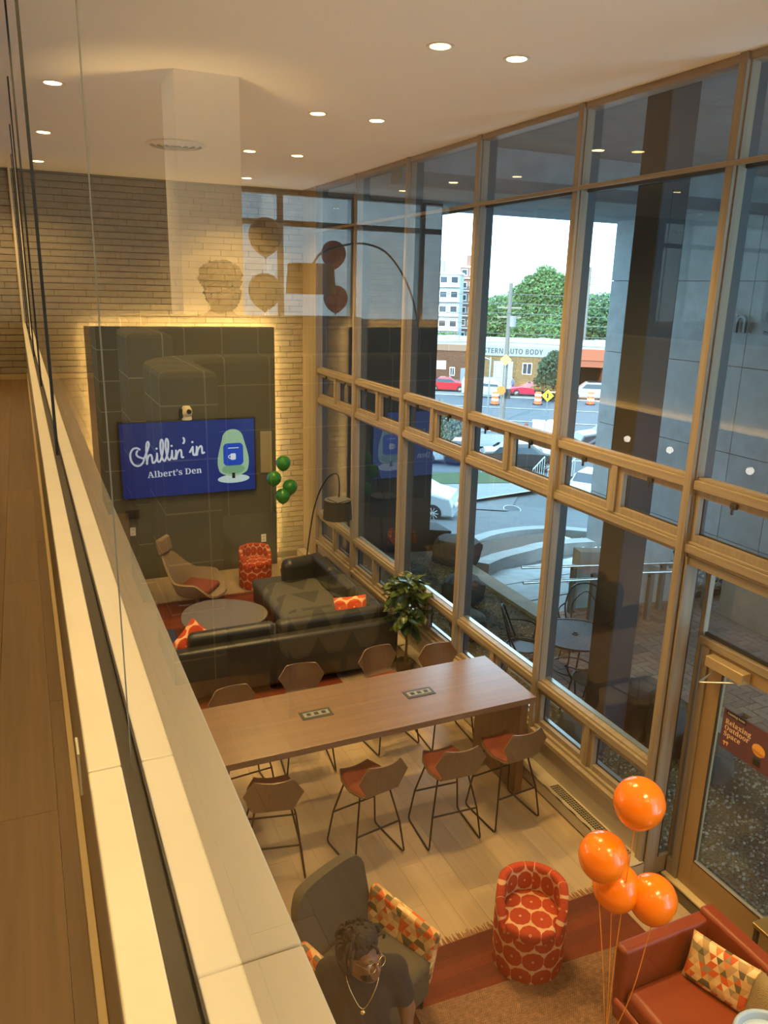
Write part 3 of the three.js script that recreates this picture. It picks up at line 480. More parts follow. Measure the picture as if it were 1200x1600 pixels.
// facing lounge chair with headrest
{
  const t = thing('lounge_chair', 'tan high-back swivel lounge chair with rust seat cushion', 'lounge chair', [1.86, 0, -10.52], 0.95);
  const fm = S({ color: lin(0.42, 0.30, 0.18), map: fabricT, roughness: 0.9 }), om = S({ color: lin(0.33, 0.075, 0.03), map: fabricT, roughness: 0.85 });
  mesh('shell', grid(56, 26, (u, v) => { // a bucket: flat pan, tall narrow back, arms that dip to the front
    const a = (u * 2 - 1) * Math.PI, e = Math.abs(a), ss = THREE.MathUtils.smoothstep, back = 1 - ss(e, 0.35, 1.15), front = ss(e, 1.9, 2.7), H = 0.46 + 0.30 * back - 0.20 * front;
    const q = v < 0.4 ? v / 0.4 : 1, w = v < 0.4 ? 0 : (v - 0.4) / 0.6, y = 0.235 + 0.02 * q * q + (H - 0.255) * w, r = 0.26 * q + (0.10 - 0.03 * back) * Math.pow(w, 0.7) + 0.06 * front * w;
    return [Math.sin(a) * r * (1.08 - 0.16 * back * w), y, -Math.cos(a) * r * 0.98 - 0.13 * back * w * w];
  }, 0.03), fm, t);
  mesh('headrest', at(rbox(0.32, 0.23, 0.085, 0.04, 4), 0, 0.87, -0.47, -0.2), fm, t);
  mesh('seat_cushion', at(rbox(0.46, 0.085, 0.46, 0.04, 4), 0, 0.30, 0.03, 0.03), om, t);
  mesh('pedestal', cyl(0.022, 0.028, 0.18, 16).translate(0, 0.1, 0), mat.steel, t);
  for (let i = 0; i < 4; i++) mesh('foot', at(rod([0, 0.03, 0], [0.26, 0.012, 0], 0.012), 0, 0, 0, 0, i * Math.PI / 2 + 0.4), mat.steel, t);
}
// round coffee table
{
  const t = thing('coffee_table', 'low round table with a dull olive-grey top and thin black legs', 'coffee table', [1.93, 0, -9.20]);
  const s = new THREE.Shape(); for (let i = 0; i <= 64; i++) { const a = i / 64 * Math.PI * 2, r = 0.535 + 0.02 * Math.cos(3 * a + 0.5); s[i ? 'lineTo' : 'moveTo'](Math.cos(a) * r, Math.sin(a) * r); }
  mesh('tabletop', metres(extrude(s, 0.018, 0.004).rotateX(-Math.PI / 2).translate(0, 0.362, 0)), S({ color: lin(0.15, 0.13, 0.085), roughness: 0.35 }), t);
  for (const a of [0.3, 1.87, 3.44, 5.0]) mesh('leg', rod([Math.cos(a) * 0.44, 0, Math.sin(a) * 0.44], [Math.cos(a) * 0.40, 0.36, Math.sin(a) * 0.40], 0.01), mat.blackMetal, t);
  mesh('under_frame', [0, 1].map((i) => rod([Math.cos(0.3 + i * 1.57) * 0.41, 0.33, Math.sin(0.3 + i * 1.57) * 0.41], [-Math.cos(0.3 + i * 1.57) * 0.41, 0.33, -Math.sin(0.3 + i * 1.57) * 0.41], 0.008)), mat.blackMetal, t);
}
// black leather corner sofa
{
  const t = thing('corner_sofa', 'black leather corner sofa with its back to the bar table', 'sofa');
  const lm = P({ color: lin(0.022, 0.021, 0.018), roughness: 0.36, bumpMap: leatherT, bumpScale: 0.0015 }), l2 = P({ color: lin(0.05, 0.05, 0.043), roughness: 0.5, bumpMap: leatherT, bumpScale: 0.0015 });
  mesh('base', [rb(1.10, 3.66, 0.08, 0.30, -8.62, -7.74, 0.03, 3), rb(2.58, 3.66, 0.08, 0.30, -10.2, -8.5, 0.03, 3)], lm, t);
  mesh('back_frame', [rb(1.10, 3.68, 0.10, 0.66, -7.86, -7.70, 0.04, 4)], lm, t); mesh('back_frame', rb(3.52, 3.68, 0.10, 0.66, -10.15, -7.72, 0.04, 4), lm, t);
  mesh('arm', rb(1.04, 1.24, 0.10, 0.58, -8.60, -7.72, 0.05, 4), lm, t);
  for (const [a, b] of [[1.26, 2.20], [2.22, 2.95], [2.97, 3.5]]) { mesh('seat_cushion', rb(a, b, 0.28, 0.43, -8.66, -7.98, 0.05, 4), l2, t); }
  for (const [a, b] of [[1.26, 2.22], [2.24, 3.62]]) mesh('back_cushion', at(rbox(b - a, 0.36, 0.15, 0.06, 4), (a + b) / 2, 0.60, -7.93, 0.1), lm, t);
  mesh('chaise_cushion', rb(2.56, 3.46, 0.28, 0.43, -10.22, -8.68, 0.06, 4), l2, t);
  for (const [a, b] of [[-9.3, -8.62], [-10.05, -9.32]]) mesh('back_cushion', at(rbox(0.15, 0.36, b - a, 0.06, 4), 3.46, 0.60, (a + b) / 2, 0, 0, 0.1), lm, t);
  mesh('chaise_bolster', at(rbox(0.62, 0.40, 0.24, 0.11, 5), 3.25, 0.54, -10.02, 0, 0.18, 0), lm, t);
  for (const [x, z] of [[1.16, -7.8], [3.6, -7.8], [1.16, -8.5], [2.64, -10.1], [3.6, -10.1]]) mesh('foot', cyl(0.02, 0.025, 0.08, 12).translate(x, 0.04, z), mat.steel, t);
}
const flower2 = S({ map: flowerT.clone(), color: lin(1, 0.85, 0.7), roughness: 0.85 }); flower2.map.repeat.set(0.55, 0.55);
function pillow(w, h, d, m, pos, rot, label, name = 'throw_pillow') { const t = thing(name, label, 'pillow', pos, 0); t.rotation.set(...rot, 'YXZ'); mesh('cover', pillowGeo(w, h, d), m, t); return t; }
pillow(0.42, 0.42, 0.15, flower2, [3.24, 0.63, -8.13], [-0.35, -0.75, 0.25], 'orange flower print pillow standing in the corner of the black sofa');
pillow(0.40, 0.40, 0.16, flower2, [1.36, 0.61, -8.02], [-0.5, 0.15, 0.7], 'orange flower print pillow at the end of the sofa near the pale ledge');
// arc lamp
function arcLamp(name, label, base, pts, shade, r, h, shadeM, lining, group) {
  const t = thing(name, label, 'floor lamp', [0, 0, 0], 0, group);
  mesh('base', at(lathe([[0, 0.03], [0.15, 0.03], [0.16, 0.02], [0.16, 0], [0, 0]], 32), ...base), mat.blackMetal, t);
  mesh('arc_pole', tube(pts, 0.011, 60, 8), mat.blackMetal, t);
  const s = mesh('lamp_shade', at(lathe([[r, 0], [r * 0.9, h]], 48), ...shade), shadeM, t);
  mesh('lining', at(lathe([[r * 0.89, h], [r * 0.99, 0]], 48), ...shade), lining, s);
  mesh('spider', [0, 1, 2].map((i) => rod([shade[0], shade[1] + h * 0.8, shade[2]], [shade[0] + Math.cos(i * 2.1) * r * 0.9, shade[1] + h * 0.92, shade[2] + Math.sin(i * 2.1) * r * 0.9], 0.005)), mat.blackMetal, s);
  return t;
}
arcLamp('arc_lamp', 'black arc floor lamp with black drum shade behind the sofa', [3.42, 0, -10.42], [[3.42, 0.02, -10.42], [3.45, 0.5, -10.42], [3.50, 0.95, -10.40], [3.55, 1.32, -10.36], [3.62, 1.62, -10.28], [3.70, 1.84, -10.14], [3.76, 1.90, -10.0], [3.76, 1.80, -9.9], [3.74, 1.60, -9.86]], [3.72, 1.30, -9.86], 0.205, 0.27, S({ color: lin(0.02, 0.019, 0.017), roughness: 0.9, side: 2 }), S({ color: lin(0.7, 0.7, 0.68), roughness: 0.35, metalness: 0.7, side: 2 }));
{ // shade at the right edge, standing lamp beside the loveseat
  const t = thing('drum_floor_lamp', 'pale silver drum lampshade at the lower right, in front of the loveseat', 'floor lamp', [2.89, 0, -1.88]);
  const sm = S({ color: lin(0.36, 0.46, 0.60), roughness: 0.35, side: 2 });
  const s = mesh('lamp_shade', lathe([[0.17, 0.76], [0.17, 0.985], [0.158, 1.0], [0.14, 0.985], [0.14, 0.76]], 48), sm, t);
  mesh('diffuser', cyl(0.139, 0.139, 0.006, 40).translate(0, 0.955, 0), S({ color: lin(0.5, 0.62, 0.75), roughness: 0.4 }), s);
  mesh('finial', cyl(0.012, 0.006, 0.03, 12).translate(0, 0.975, 0), mat.white, s);
  mesh('pole', cyl(0.012, 0.012, 0.94, 12).translate(0, 0.48, 0), mat.steel, t); mesh('base', cyl(0.14, 0.14, 0.025, 32).translate(0, 0.0125, 0), mat.steel, t);
}
// rugs
const rugStripe = tex(512, 512, (u, v) => { const st = Math.sin(v * 44) * 0.5 + Math.sin(v * 17 + 1) * 0.5, n = per((a, b) => noise.noise(a * 80, b * 80, 1))(u, v), k = 0.86 + 0.10 * n + 0.06 * Math.sin(v * 512 * 1.2); const m = st > 0.35 ? [0.52, 0.22, 0.09] : st < -0.45 ? [0.40, 0.15, 0.06] : [0.46, 0.185, 0.075]; return m.map((x) => x * k * 1.05); }, 0.6);
const rugWeave = tex(512, 512, (u, v) => { const a = Math.sin(u * Math.PI * 128), b = Math.sin(v * Math.PI * 96 + Math.sign(a) * 1.4), n = per((x, y) => fbm(x * 30, y * 30, 4, 2))(u, v); const k = 0.72 + 0.22 * b * 0.8 + 0.25 * n; return [0.62 * k, 0.45 * k, 0.32 * k]; }, 1.1);
function rug(name, label, x0, x1, z0, z1, y, m, fringeSide, turn = 0) {
  const t = thing(name, label, 'rug', [(x0 + x1) / 2, y, (z0 + z1) / 2], turn); const w = x1 - x0, d = z1 - z0;
  mesh('field', box(-w / 2, w / 2, 0, 0.012, -d / 2, d / 2), m, t);
  if (fringeSide) { const f = []; for (let x = -w / 2; x < w / 2; x += 0.013) { const L = rr(0.04, 0.075), dx = rr(-0.015, 0.015); f.push(rod([x, 0.007, -d / 2], [x + dx, 0.003, -d / 2 - L], 0.0035, 4)); } mesh('fringe', f, S({ color: lin(0.28, 0.115, 0.05), roughness: 1 }), t).userData.kind = 'stuff'; }
}
const rugM = S({ map: rugStripe, color: lin(0.66, 0.6, 0.5), roughness: 0.95, bumpMap: plasterT, bumpScale: 0.004 });
rug('striped_rug', 'rust striped flat rug with a fringed edge under the foreground drum stool', 1.3, 3.62, -3.84, -1.2, 0.0, rugM, true);
rug('woven_rug', 'beige woven rug laid over the rust rug in the lower right', 1.72, 4.05, -3.38, -0.8, 0.013, S({ map: rugWeave, roughness: 0.95, bumpMap: plasterT, bumpScale: 0.006 }), false, -0.06);
rug('far_rug', 'orange-brown rug under the coffee table and lounge chair', 0.9, 2.95, -10.75, -7.2, 0.0, S({ map: rugStripe, color: lin(0.85, 0.75, 0.6), roughness: 0.95 }), true);
// grey armchair with printed arms
const triT = canvasTex(512, 512, (c, w, h) => { // parallelograms and triangles in rows
  const cols = ['#d8b27e', '#c79c66', '#e7c795', '#c4561f', '#5f5639', '#b08a5a', '#8d7c5c', '#d67a3a']; c.fillStyle = '#cfa873'; c.fillRect(0, 0, w, h); let q = 3; const R = () => (q = (q * 16807) % 2147483647) / 2147483647;
  for (let j = 0; j < 8; j++) for (let i = -1; i < 8; i++) { const x = i * 64 + (j & 1) * 32, y = j * 64, s = R() < 0.5 ? 32 : -32; c.fillStyle = cols[Math.floor(R() * 8)]; c.beginPath(); c.moveTo(x, y); c.lineTo(x + 64, y); c.lineTo(x + 64 + s, y + 64); c.lineTo(x + s, y + 64); c.fill(); if (R() < 0.5) { c.fillStyle = cols[Math.floor(R() * 8)]; c.beginPath(); c.moveTo(x, y); c.lineTo(x + 64, y); c.lineTo(x + 32, y + 64); c.fill(); } }
});
const triM = S({ map: triT, roughness: 0.9 });
{
  const t = thing('armchair', 'grey armchair with orange and cream geometric print arms', 'armchair', [1.52, 0, -3.56], 0.44);
  const gm = S({ color: lin(0.115, 0.10, 0.065), map: fabricT, roughness: 0.9 }), um = triM.clone(); um.map = triT.clone(); um.map.repeat.set(2.5, 2.5);
  mesh('seat', rb(-0.27, 0.27, 0.14, 0.42, -0.26, 0.30, 0.05, 4), gm, t);
  mesh('backrest', grid(24, 20, (u, v) => { const a = u * 2 - 1, y = 0.22 + v * 0.66 * (1 - 0.16 * a ** 8), z = -0.24 - v * 0.10 + a * a * 0.03; return [a * (0.33 - 0.03 * v), y, z]; }, 0.075), gm, t);
  for (const s of [-1, 1]) { mesh('arm', [at(rbox(0.07, 0.42, 0.56, 0.03, 4), s * 0.315, 0.40, 0.0, 0.12, 0, s * -0.05)], um, t); }
  for (const [x, z] of [[-0.25, 0.24], [0.25, 0.24], [-0.22, -0.22], [0.22, -0.22]]) mesh('leg', cyl(0.012, 0.018, 0.14, 12).translate(x, 0.07, z), mat.blackMetal, t);
}
// orange loveseat
{
  const t = thing('loveseat', 'orange leather loveseat in the lower right corner', 'loveseat', [0, 0, 0]);
  const om = P({ color: lin(0.22, 0.036, 0.008), roughness: 0.45, bumpMap: leatherT, bumpScale: 0.0012 });
  mesh('base', rb(2.86, 3.62, 0.12, 0.26, -2.88, -1.25, 0.03, 3), om, t);
  mesh('seat_cushion', rb(2.88, 3.50, 0.24, 0.385, -2.80, -1.35, 0.05, 4), om, t);
  mesh('arm', at(rbox(0.72, 0.48, 0.10, 0.03, 4), 3.24, 0.38, -2.87, -0.05), om, t); mesh('arm', at(rbox(0.72, 0.48, 0.10, 0.03, 4), 3.24, 0.38, -1.25, 0.05), om, t);
  mesh('backrest', at(rbox(0.11, 0.52, 1.72, 0.03, 4), 3.58, 0.40, -2.06, 0, 0, -0.06), om, t);
  for (const [x, z] of [[2.92, -2.8], [3.55, -2.8], [2.92, -1.33], [3.55, -1.33]]) mesh('leg', cyl(0.012, 0.016, 0.12, 12).translate(x, 0.06, z), mat.blackMetal, t);
}
const tri2 = triM.clone(); tri2.map = triT.clone(); tri2.map.repeat.set(1.25, 0.9);
pillow(0.44, 0.30, 0.11, tri2, [3.39, 0.52, -2.56], [-0.32, -Math.PI / 2 + 0.32, 0], 'geometric print lumbar pillow on the orange loveseat');
pillow(0.40, 0.36, 0.13, S({ color: lin(0.50, 0.36, 0.17), map: fabricT, roughness: 1, bumpMap: plasterT, bumpScale: 0.02 }), [3.41, 0.52, -2.20], [-0.35, -Math.PI / 2 - 0.15, 0.12], 'beige knitted pillow on the orange loveseat');
{
  const t = thing('side_table', 'small brass-edged side table behind the orange loveseat', 'side table', [4.01, 0, -2.48]); const bm = S({ color: lin(0.5, 0.36, 0.15), roughness: 0.3, metalness: 0.8 });
  mesh('tabletop', rb(-0.13, 0.13, 0.5, 0.53, -0.3, 0.3, 0.006), bm, t); for (const [x, z] of [[-0.11, -0.27], [0.11, -0.27], [-0.11, 0.27], [0.11, 0.27]]) mesh('leg', rb(x - 0.014, x + 0.014, 0, 0.5, z - 0.014, z + 0.014, 0.003, 1), S({ color: lin(0.12, 0.11, 0.1), roughness: 0.4, metalness: 0.7 }), t);
}
// convector covers under the windows
[[-5.95, -3.84, 'near'], [-8.05, -5.96, 'middle'], [-10.1, -8.06, 'third'], [-12.1, -10.11, 'far']].forEach(([z0, z1, w], i) => {
  const t = thing('convector_cover', { near: 'low tan metal heating cover beside the glass door', middle: 'low heating cover behind the potted plant', third: 'low heating cover behind the black sofa', far: 'low heating cover in the corner by the brick wall' }[w], 'heater', [0, 0, 0]);
  const cm = S({ color: lin(0.46, 0.40, 0.30), roughness: 0.32, metalness: 0.2 }), g0 = i ? z0 + 0.75 : z1 - 1.1, g1 = i ? z0 + 1.6 : z1 - 0.12;
  mesh('housing', [box(3.852, 3.86, 0.02, 0.13, z0, z1), box(3.852, 3.89, 0.122, 0.13, z0, z1), box(3.985, 4.0, 0.122, 0.13, z0, z1), box(3.89, 3.985, 0.122, 0.13, z0, g0), box(3.89, 3.985, 0.122, 0.13, g1, z1), box(3.852, 4.0, 0.02, 0.13, z1 - 0.008, z1)], cm, t);
  mesh('toe_strip', box(3.87, 3.99, 0, 0.02, z0, z1), mat.black, t); mesh('duct', box(3.88, 3.99, 0.03, 0.1, g0, g1), mat.black, t);
  const bars = []; if (!i) { for (let x = 3.89; x <= 3.986; x += 0.0237) bars.push(box(x - 0.0016, x + 0.0016, 0.124, 0.129, g0, g1)); for (let z = g0; z <= g1; z += 0.0265) bars.push(box(3.89, 3.985, 0.124, 0.129, z - 0.0016, z + 0.0016)); } else for (let x = 3.9; x <= 3.98; x += 0.018) bars.push(box(x - 0.004, x + 0.004, 0.118, 0.129, g0, g1));
  mesh('grille', bars, cm, t);
});
// balloons
function balloonGeo(r) { return lathe([[0, 1.0], [0.28, 0.965], [0.55, 0.84], [0.8, 0.6], [0.95, 0.27], [0.985, 0], [0.93, -0.3], [0.8, -0.58], [0.6, -0.83], [0.38, -1.02], [0.16, -1.16], [0.05, -1.2], [0.045, -1.23], [0.085, -1.28], [0, -1.27]].map(([x, y]) => [x * r, y * r]).reverse(), 48); }
function smoothLathe(r) { const c = new THREE.SplineCurve([[0, -1.27], [0.085, -1.28], [0.045, -1.23], [0.05, -1.2], [0.16, -1.15], [0.38, -1.02], [0.6, -0.83], [0.8, -0.58], [0.93, -0.3], [0.985, 0], [0.95, 0.27], [0.8, 0.6], [0.55, 0.84], [0.28, 0.965], [0, 1]].map(([x, y]) => new THREE.Vector2(x * r, y * r))); return new THREE.LatheGeometry(c.getPoints(48).map((p) => new THREE.Vector2(Math.max(0, p.x), p.y)), 40); }
function balloons(list, r, m, anchor, labels, group, stringM) {
  list.forEach(([x, y, z, tilt, az], i) => {
    const t = thing('balloon', labels[i], 'balloon', [x, y, z], 0, group);
    const b = mesh('skin', at(smoothLathe(r), 0, 0, 0, tilt, az ?? 0, 0), m, t);
    const k = V3(0, -1.25 * r, 0).applyEuler(new THREE.Euler(tilt, az ?? 0, 0));
    const e = [anchor[0] - x, anchor[1] - y, anchor[2] - z], mid = [(k.x + e[0]) / 2 + (i - 1.5) * 0.012, (k.y + e[1]) / 2, (k.z + e[2]) / 2 + (i % 2) * 0.02];
    mesh('string', tube([[k.x, k.y, k.z], mid, e], 0.0028, 24, 5), stringM, t);
  });
  const w = thing('balloon_weight', 'small weight on the floor holding the ' + group, 'weight', anchor); mesh('weight', cyl(0.04, 0.05, 0.06, 16).translate(0, -anchor[1] + 0.03, 0), m, w);
}
const rubber = (r, g, b, tr = 0.25) => P({ color: lin(r, g, b), roughness: 0.2, clearcoat: 0.3, clearcoatRoughness: 0.08 });
balloons([[2.592, 1.90, -2.6, 0.05, 0.3], [2.49, 1.53, -2.7, 0.12, 1], [2.63, 1.27, -2.72, 0.1, 2], [2.78, 1.24, -2.6, -0.1, 0.5]], 0.132, rubber(1.0, 0.215, 0.0), [2.72, 0.05, -2.74], ['topmost orange balloon of the foreground bunch', 'left orange balloon of the foreground bunch', 'orange balloon half hidden behind the others', 'lowest right orange balloon of the foreground bunch'], 'foreground orange balloons', S({ color: lin(0.85, 0.3, 0.03), roughness: 0.6 }));
balloons([[3.40, 1.80, -11.35, 0.1, 0], [3.25, 1.57, -11.35, 0.1, 1], [3.505, 1.42, -11.35, -0.1, 0], [3.38, 1.29, -11.33, 0, 0]], 0.115, rubber(0.02, 0.19, 0.02), [3.40, 0.05, -11.42], ['topmost green balloon by the far wall', 'left green balloon by the far wall', 'right green balloon by the far wall', 'lowest green balloon by the far wall'], 'green balloons', S({ color: lin(0.2, 0.4, 0.1) }));
// potted tree
{
  const t = thing('potted_tree', 'leafy indoor fig tree in a dark pot by the windows', 'plant', [3.73, 0, -7.62]);
  mesh('pot', lathe([[0, 0], [0.085, 0], [0.1, 0.16], [0.09, 0.16], [0.085, 0.14], [0, 0.14]], 28), S({ color: lin(0.06, 0.045, 0.03), roughness: 0.7 }), t);
  const tm = S({ color: lin(0.11, 0.07, 0.04), roughness: 0.9 });
  mesh('trunk', [tube([[0.0, 0.13, 0], [0.015, 0.35, 0.0], [-0.01, 0.6, 0.02], [0.0, 0.95, 0.0]], 0.014, 20, 7), tube([[0.02, 0.13, 0.02], [0.0, 0.4, 0.03], [0.03, 0.7, 0.0], [0.05, 0.9, 0.05]], 0.010, 20, 7)], tm, t);
  const leaf = grid(6, 10, (u, v) => { const a = u * 2 - 1, w = 0.062 * Math.pow(Math.sin(Math.PI * Math.min(1, 0.06 + v * 0.94)), 0.6) * (0.75 + 0.5 * v); return [a * w, 0.02 * a * a + 0.012 * Math.sin(v * 9) * Math.abs(a) - 0.05 * v * v, v * 0.19]; });
  const lms = [lin(0.045, 0.075, 0.018), lin(0.07, 0.105, 0.025), lin(0.03, 0.055, 0.015), lin(0.10, 0.14, 0.03)].map((c) => P({ color: c, roughness: 0.36, side: 2 }));
  for (let i = 0; i < 96; i++) {
    const y = 0.56 + 0.62 * Math.pow(rnd(), 0.8), a = rnd() * 6.283, R = 0.20 * Math.sin(Math.PI * Math.min(1, (y - 0.46) / 0.84)) * rr(0.25, 1);
    const m = mesh('leaf', leaf, lms[Math.floor(rnd() * 4)], t); m.position.set(Math.cos(a) * R, y, Math.sin(a) * R); m.rotation.set(rr(-0.9, 0.7), Math.PI / 2 - a + rr(-0.6, 0.6), rr(-0.4, 0.4), 'YXZ'); m.scale.setScalar(rr(0.7, 1.15));
  }
}
// ================= OUTSIDE =================
const KN = [[0, -0.02], [10, -0.03], [13, -0.6], [17, -1.4], [25, -2.7], [30, -3.6], [42, -4.8], [60, -5.3], [85, -5.7], [400, -5.7]];
const G = (s) => { for (let i = 1; i < KN.length; i++) if (s <= KN[i][0]) { const [a, ya] = KN[i - 1], [b, yb] = KN[i]; return ya + (yb - ya) * Math.max(0, s - a) / (b - a); } return -5.7; };
const put = (s, t, dy = 0) => { const [x, z] = ex(s, t); return [x, G(s) + dy, z]; };
function patch(c, lift = 0, n = 24, uvk = 1) { // quad in street coordinates laid on the slope
  const g = grid(n, n, (u, v) => { const s = (c[0][0] * (1 - u) + c[1][0] * u) * (1 - v) + (c[3][0] * (1 - u) + c[2][0] * u) * v, t = (c[0][1] * (1 - u) + c[1][1] * u) * (1 - v) + (c[3][1] * (1 - u) + c[2][1] * u) * v; const [x, z] = ex(s, t); return [x, G(s) + lift, z]; });
  const p = g.attributes.position, uv = g.attributes.uv; for (let i = 0; i < p.count; i++) uv.setXY(i, p.getX(i) * uvk, p.getZ(i) * uvk); return g;
}
const outM = {
  asphalt: S({ color: lin(0.10, 0.108, 0.118), map: asphaltT, roughness: 0.92, side: 2 }), asphalt2: S({ color: lin(0.12, 0.125, 0.135), map: asphaltT, roughness: 0.92, side: 2 }), street: S({ color: lin(0.115, 0.13, 0.155), map: asphaltT, roughness: 0.9, side: 2 }),
  walk: S({ color: lin(0.24, 0.25, 0.25), map: concreteT, roughness: 0.9, side: 2 }), grass: S({ color: lin(0.085, 0.16, 0.035), map: gravelT, roughness: 1, side: 2 }), gravel: S({ color: lin(0.20, 0.175, 0.135), map: gravelT, roughness: 1, side: 2 }),
  paint: S({ color: lin(0.36, 0.37, 0.36), roughness: 0.8, side: 2 }), glass: S({ color: lin(0.03, 0.045, 0.06), roughness: 0.08 }), tire: S({ color: lin(0.015, 0.015, 0.016), roughness: 0.8 }), stone: S({ color: lin(0.075, 0.072, 0.066), map: concreteT, roughness: 0.9 }),
};
struct('driveway', patch([[9.8, -16], [46, -16], [46, 30], [9.8, 30]], -0.035, 120), outM.asphalt);
struct('street', patch([[46, -60], [79, -60], [79, 70], [46, 70]], -0.02), outM.street);
struct('far_ground', patch([[79, -90], [180, -90], [180, 90], [79, 90]], 0), outM.walk);
struct('asphalt_patch', patch([[27.3, -1.7], [30.2, -1.7], [32.3, 0.5], [27.5, 0.1]], 0.0, 12), outM.asphalt2);
struct('pavement_1', [patch([[26.4, -3.6], [33.9, 1.35], [37.5, 1.2], [33.0, -3.9]], 0.10, 8), ], outM.walk);
{ const g = patch([[26.25, -3.75], [33.85, 1.5], [34.05, 1.35], [26.45, -3.6]], 0.14, 10); struct('kerb', g, mat.concrete); }
struct('lawn', patch([[32.9, -4.6], [35.8, 0.3], [39.6, 0.4], [37.6, -4.6]], 0.12, 8), outM.grass);
struct('verge', patch([[20.5, 1.3], [23.2, 2.4], [24, 4.5], [20.2, 4.5]], 0.03, 8), outM.grass);
struct('pavement_2', patch([[48.5, -60], [54, -60], [54, 70], [48.5, 70]], 0.1), outM.walk);
struct('road_line', [patch([[62, -60], [62.3, -60], [62.3, 70], [62, 70]], 0.02), patch([[56, -60], [56.25, -60], [56.25, 70], [56, 70]], 0.02), patch([[70, -60], [70.3, -60], [70.3, 70], [70, 70]], 0.02)], outM.paint);
{ const t = thing('manhole_cover', 'round pale manhole cover in the driveway asphalt', 'manhole cover', put(28.15, 0.26, 0.0)); mesh('rim', lathe([[0.30, 0], [0.30, 0.03], [0.325, 0.03], [0.325, 0]], 32).rotateX(0.17), outM.paint, t); mesh('lid', cyl(0.3, 0.3, 0.02, 32).translate(0, 0.01, 0).rotateX(0.17), outM.asphalt, t); }
// gravel bed and plaza next to the building
struct('gravel_bed', prism([[4.1, -12.1], [6.25, -11.6], [6.25, -8.2], [5.02, -7.3], [5.02, -5.85], [6.2, -5.35], [6.4, -4.3], [6.4, 4], [4.1, 4]], -0.25, -0.03), outM.gravel);
{
  const pb = new THREE.DodecahedronGeometry(0.014, 0), im = new THREE.InstancedMesh(pb, S({ color: 0xffffff, roughness: 0.9 }), 9000), m = new THREE.Matrix4();
  for (let i = 0; i < 9000; i++) { const x = rr(4.2, 6.3), z = rr(-11.5, -2); m.compose(V3(x, -0.028, z), new THREE.Quaternion().setFromEuler(new THREE.Euler(rr(0, 6), rr(0, 6), 0)), V3(1, 0.7, 1).multiplyScalar(rr(0.5, 1.4))); im.setMatrixAt(i, m); const k = rr(0.08, 0.24); im.setColorAt(i, lin(k, k * 0.9, k * 0.76)); }
  im.name = 'loose_gravel'; im.userData = { label: 'loose brown gravel bed outside the windows', category: 'gravel', kind: 'stuff' }; scene.add(im);
}
struct('stone_edging_1', prism([[6.15, -10.9], [6.42, -10.9], [6.42, -8.45], [6.15, -8.3]], -0.2, 0.03), mat.concrete);
struct('stone_edging_2', [prism([[4.95, -7.3], [5.2, -7.3], [5.22, -5.95], [4.95, -5.85]], -0.2, 0.0), prism([[4.95, -5.85], [5.22, -5.95], [6.3, -5.5], [6.12, -5.28]], -0.2, 0.0), prism([[6.12, -5.28], [6.5, -5.5], [6.65, -4.4], [6.3, -4.3]], -0.2, 0.0), prism([[6.3, -4.3], [6.65, -4.4], [6.7, 2], [6.35, 2]], -0.2, 0.0)], mat.concrete);
// herringbone brick patio
{
  const p = structure('patio'); struct('sand_bed', prism([[5.2, -7.3], [5.2, -5.95], [6.45, -5.5], [6.6, 1], [10.6, 1], [10.6, -8.6], [6.9, -8.5], [6.4, -8.2]], -0.3, -0.045), outM.gravel, p);
  const ms = [lin(0.25, 0.175, 0.165), lin(0.29, 0.21, 0.20), lin(0.22, 0.16, 0.155), lin(0.27, 0.215, 0.205)].map((c) => S({ color: c, map: brickT, roughness: 0.85 }));
  const gx = new THREE.BoxGeometry(0.208, 0.05, 0.098), gz = new THREE.BoxGeometry(0.098, 0.05, 0.208); const rest = []; let n = 0;
  const inside = (x, z) => x > 5.25 && x < 10.5 && z < 0.5 && z > -8.45 && !(z > -5.85 && x < 6.2 + 0.1) && !(z > -5.4 && x < 6.72) && !(z < -7.3 && x < 6.55) && !(x < 6.3 && z > -5.9 + (6.3 - x) * -0.3 + 0.12);
  for (let i = -60; i < 60; i++) for (let j = -60; j < 60; j++) { // herringbone: cells of half a brick
    const c = (((i - j) % 4) + 4) % 4; if (c !== 0 && c !== 2) continue;
    const o = c === 2, m = 0.107, x = 8 + (o ? i + 0.5 : i + 1) * m, z = -4 + (o ? j : j + 0.5) * m;
    if (!inside(x, z)) continue;
    const y = -0.03 + rr(-0.002, 0.003), g = o ? gz : gx, k = Math.floor(rnd() * 4);
    if (n < 300 && z > -8.4 && z < -4.8 && x > 6.2 && x < 9) { const b = struct('paver_brick', g, ms[k], p); b.position.set(x, y, z); n++; } else rest.push([g.clone().translate(x, y, z)]);
  }
  struct('paver_field', rest.flat(), ms[1], p).userData.kind = 'stuff';
}
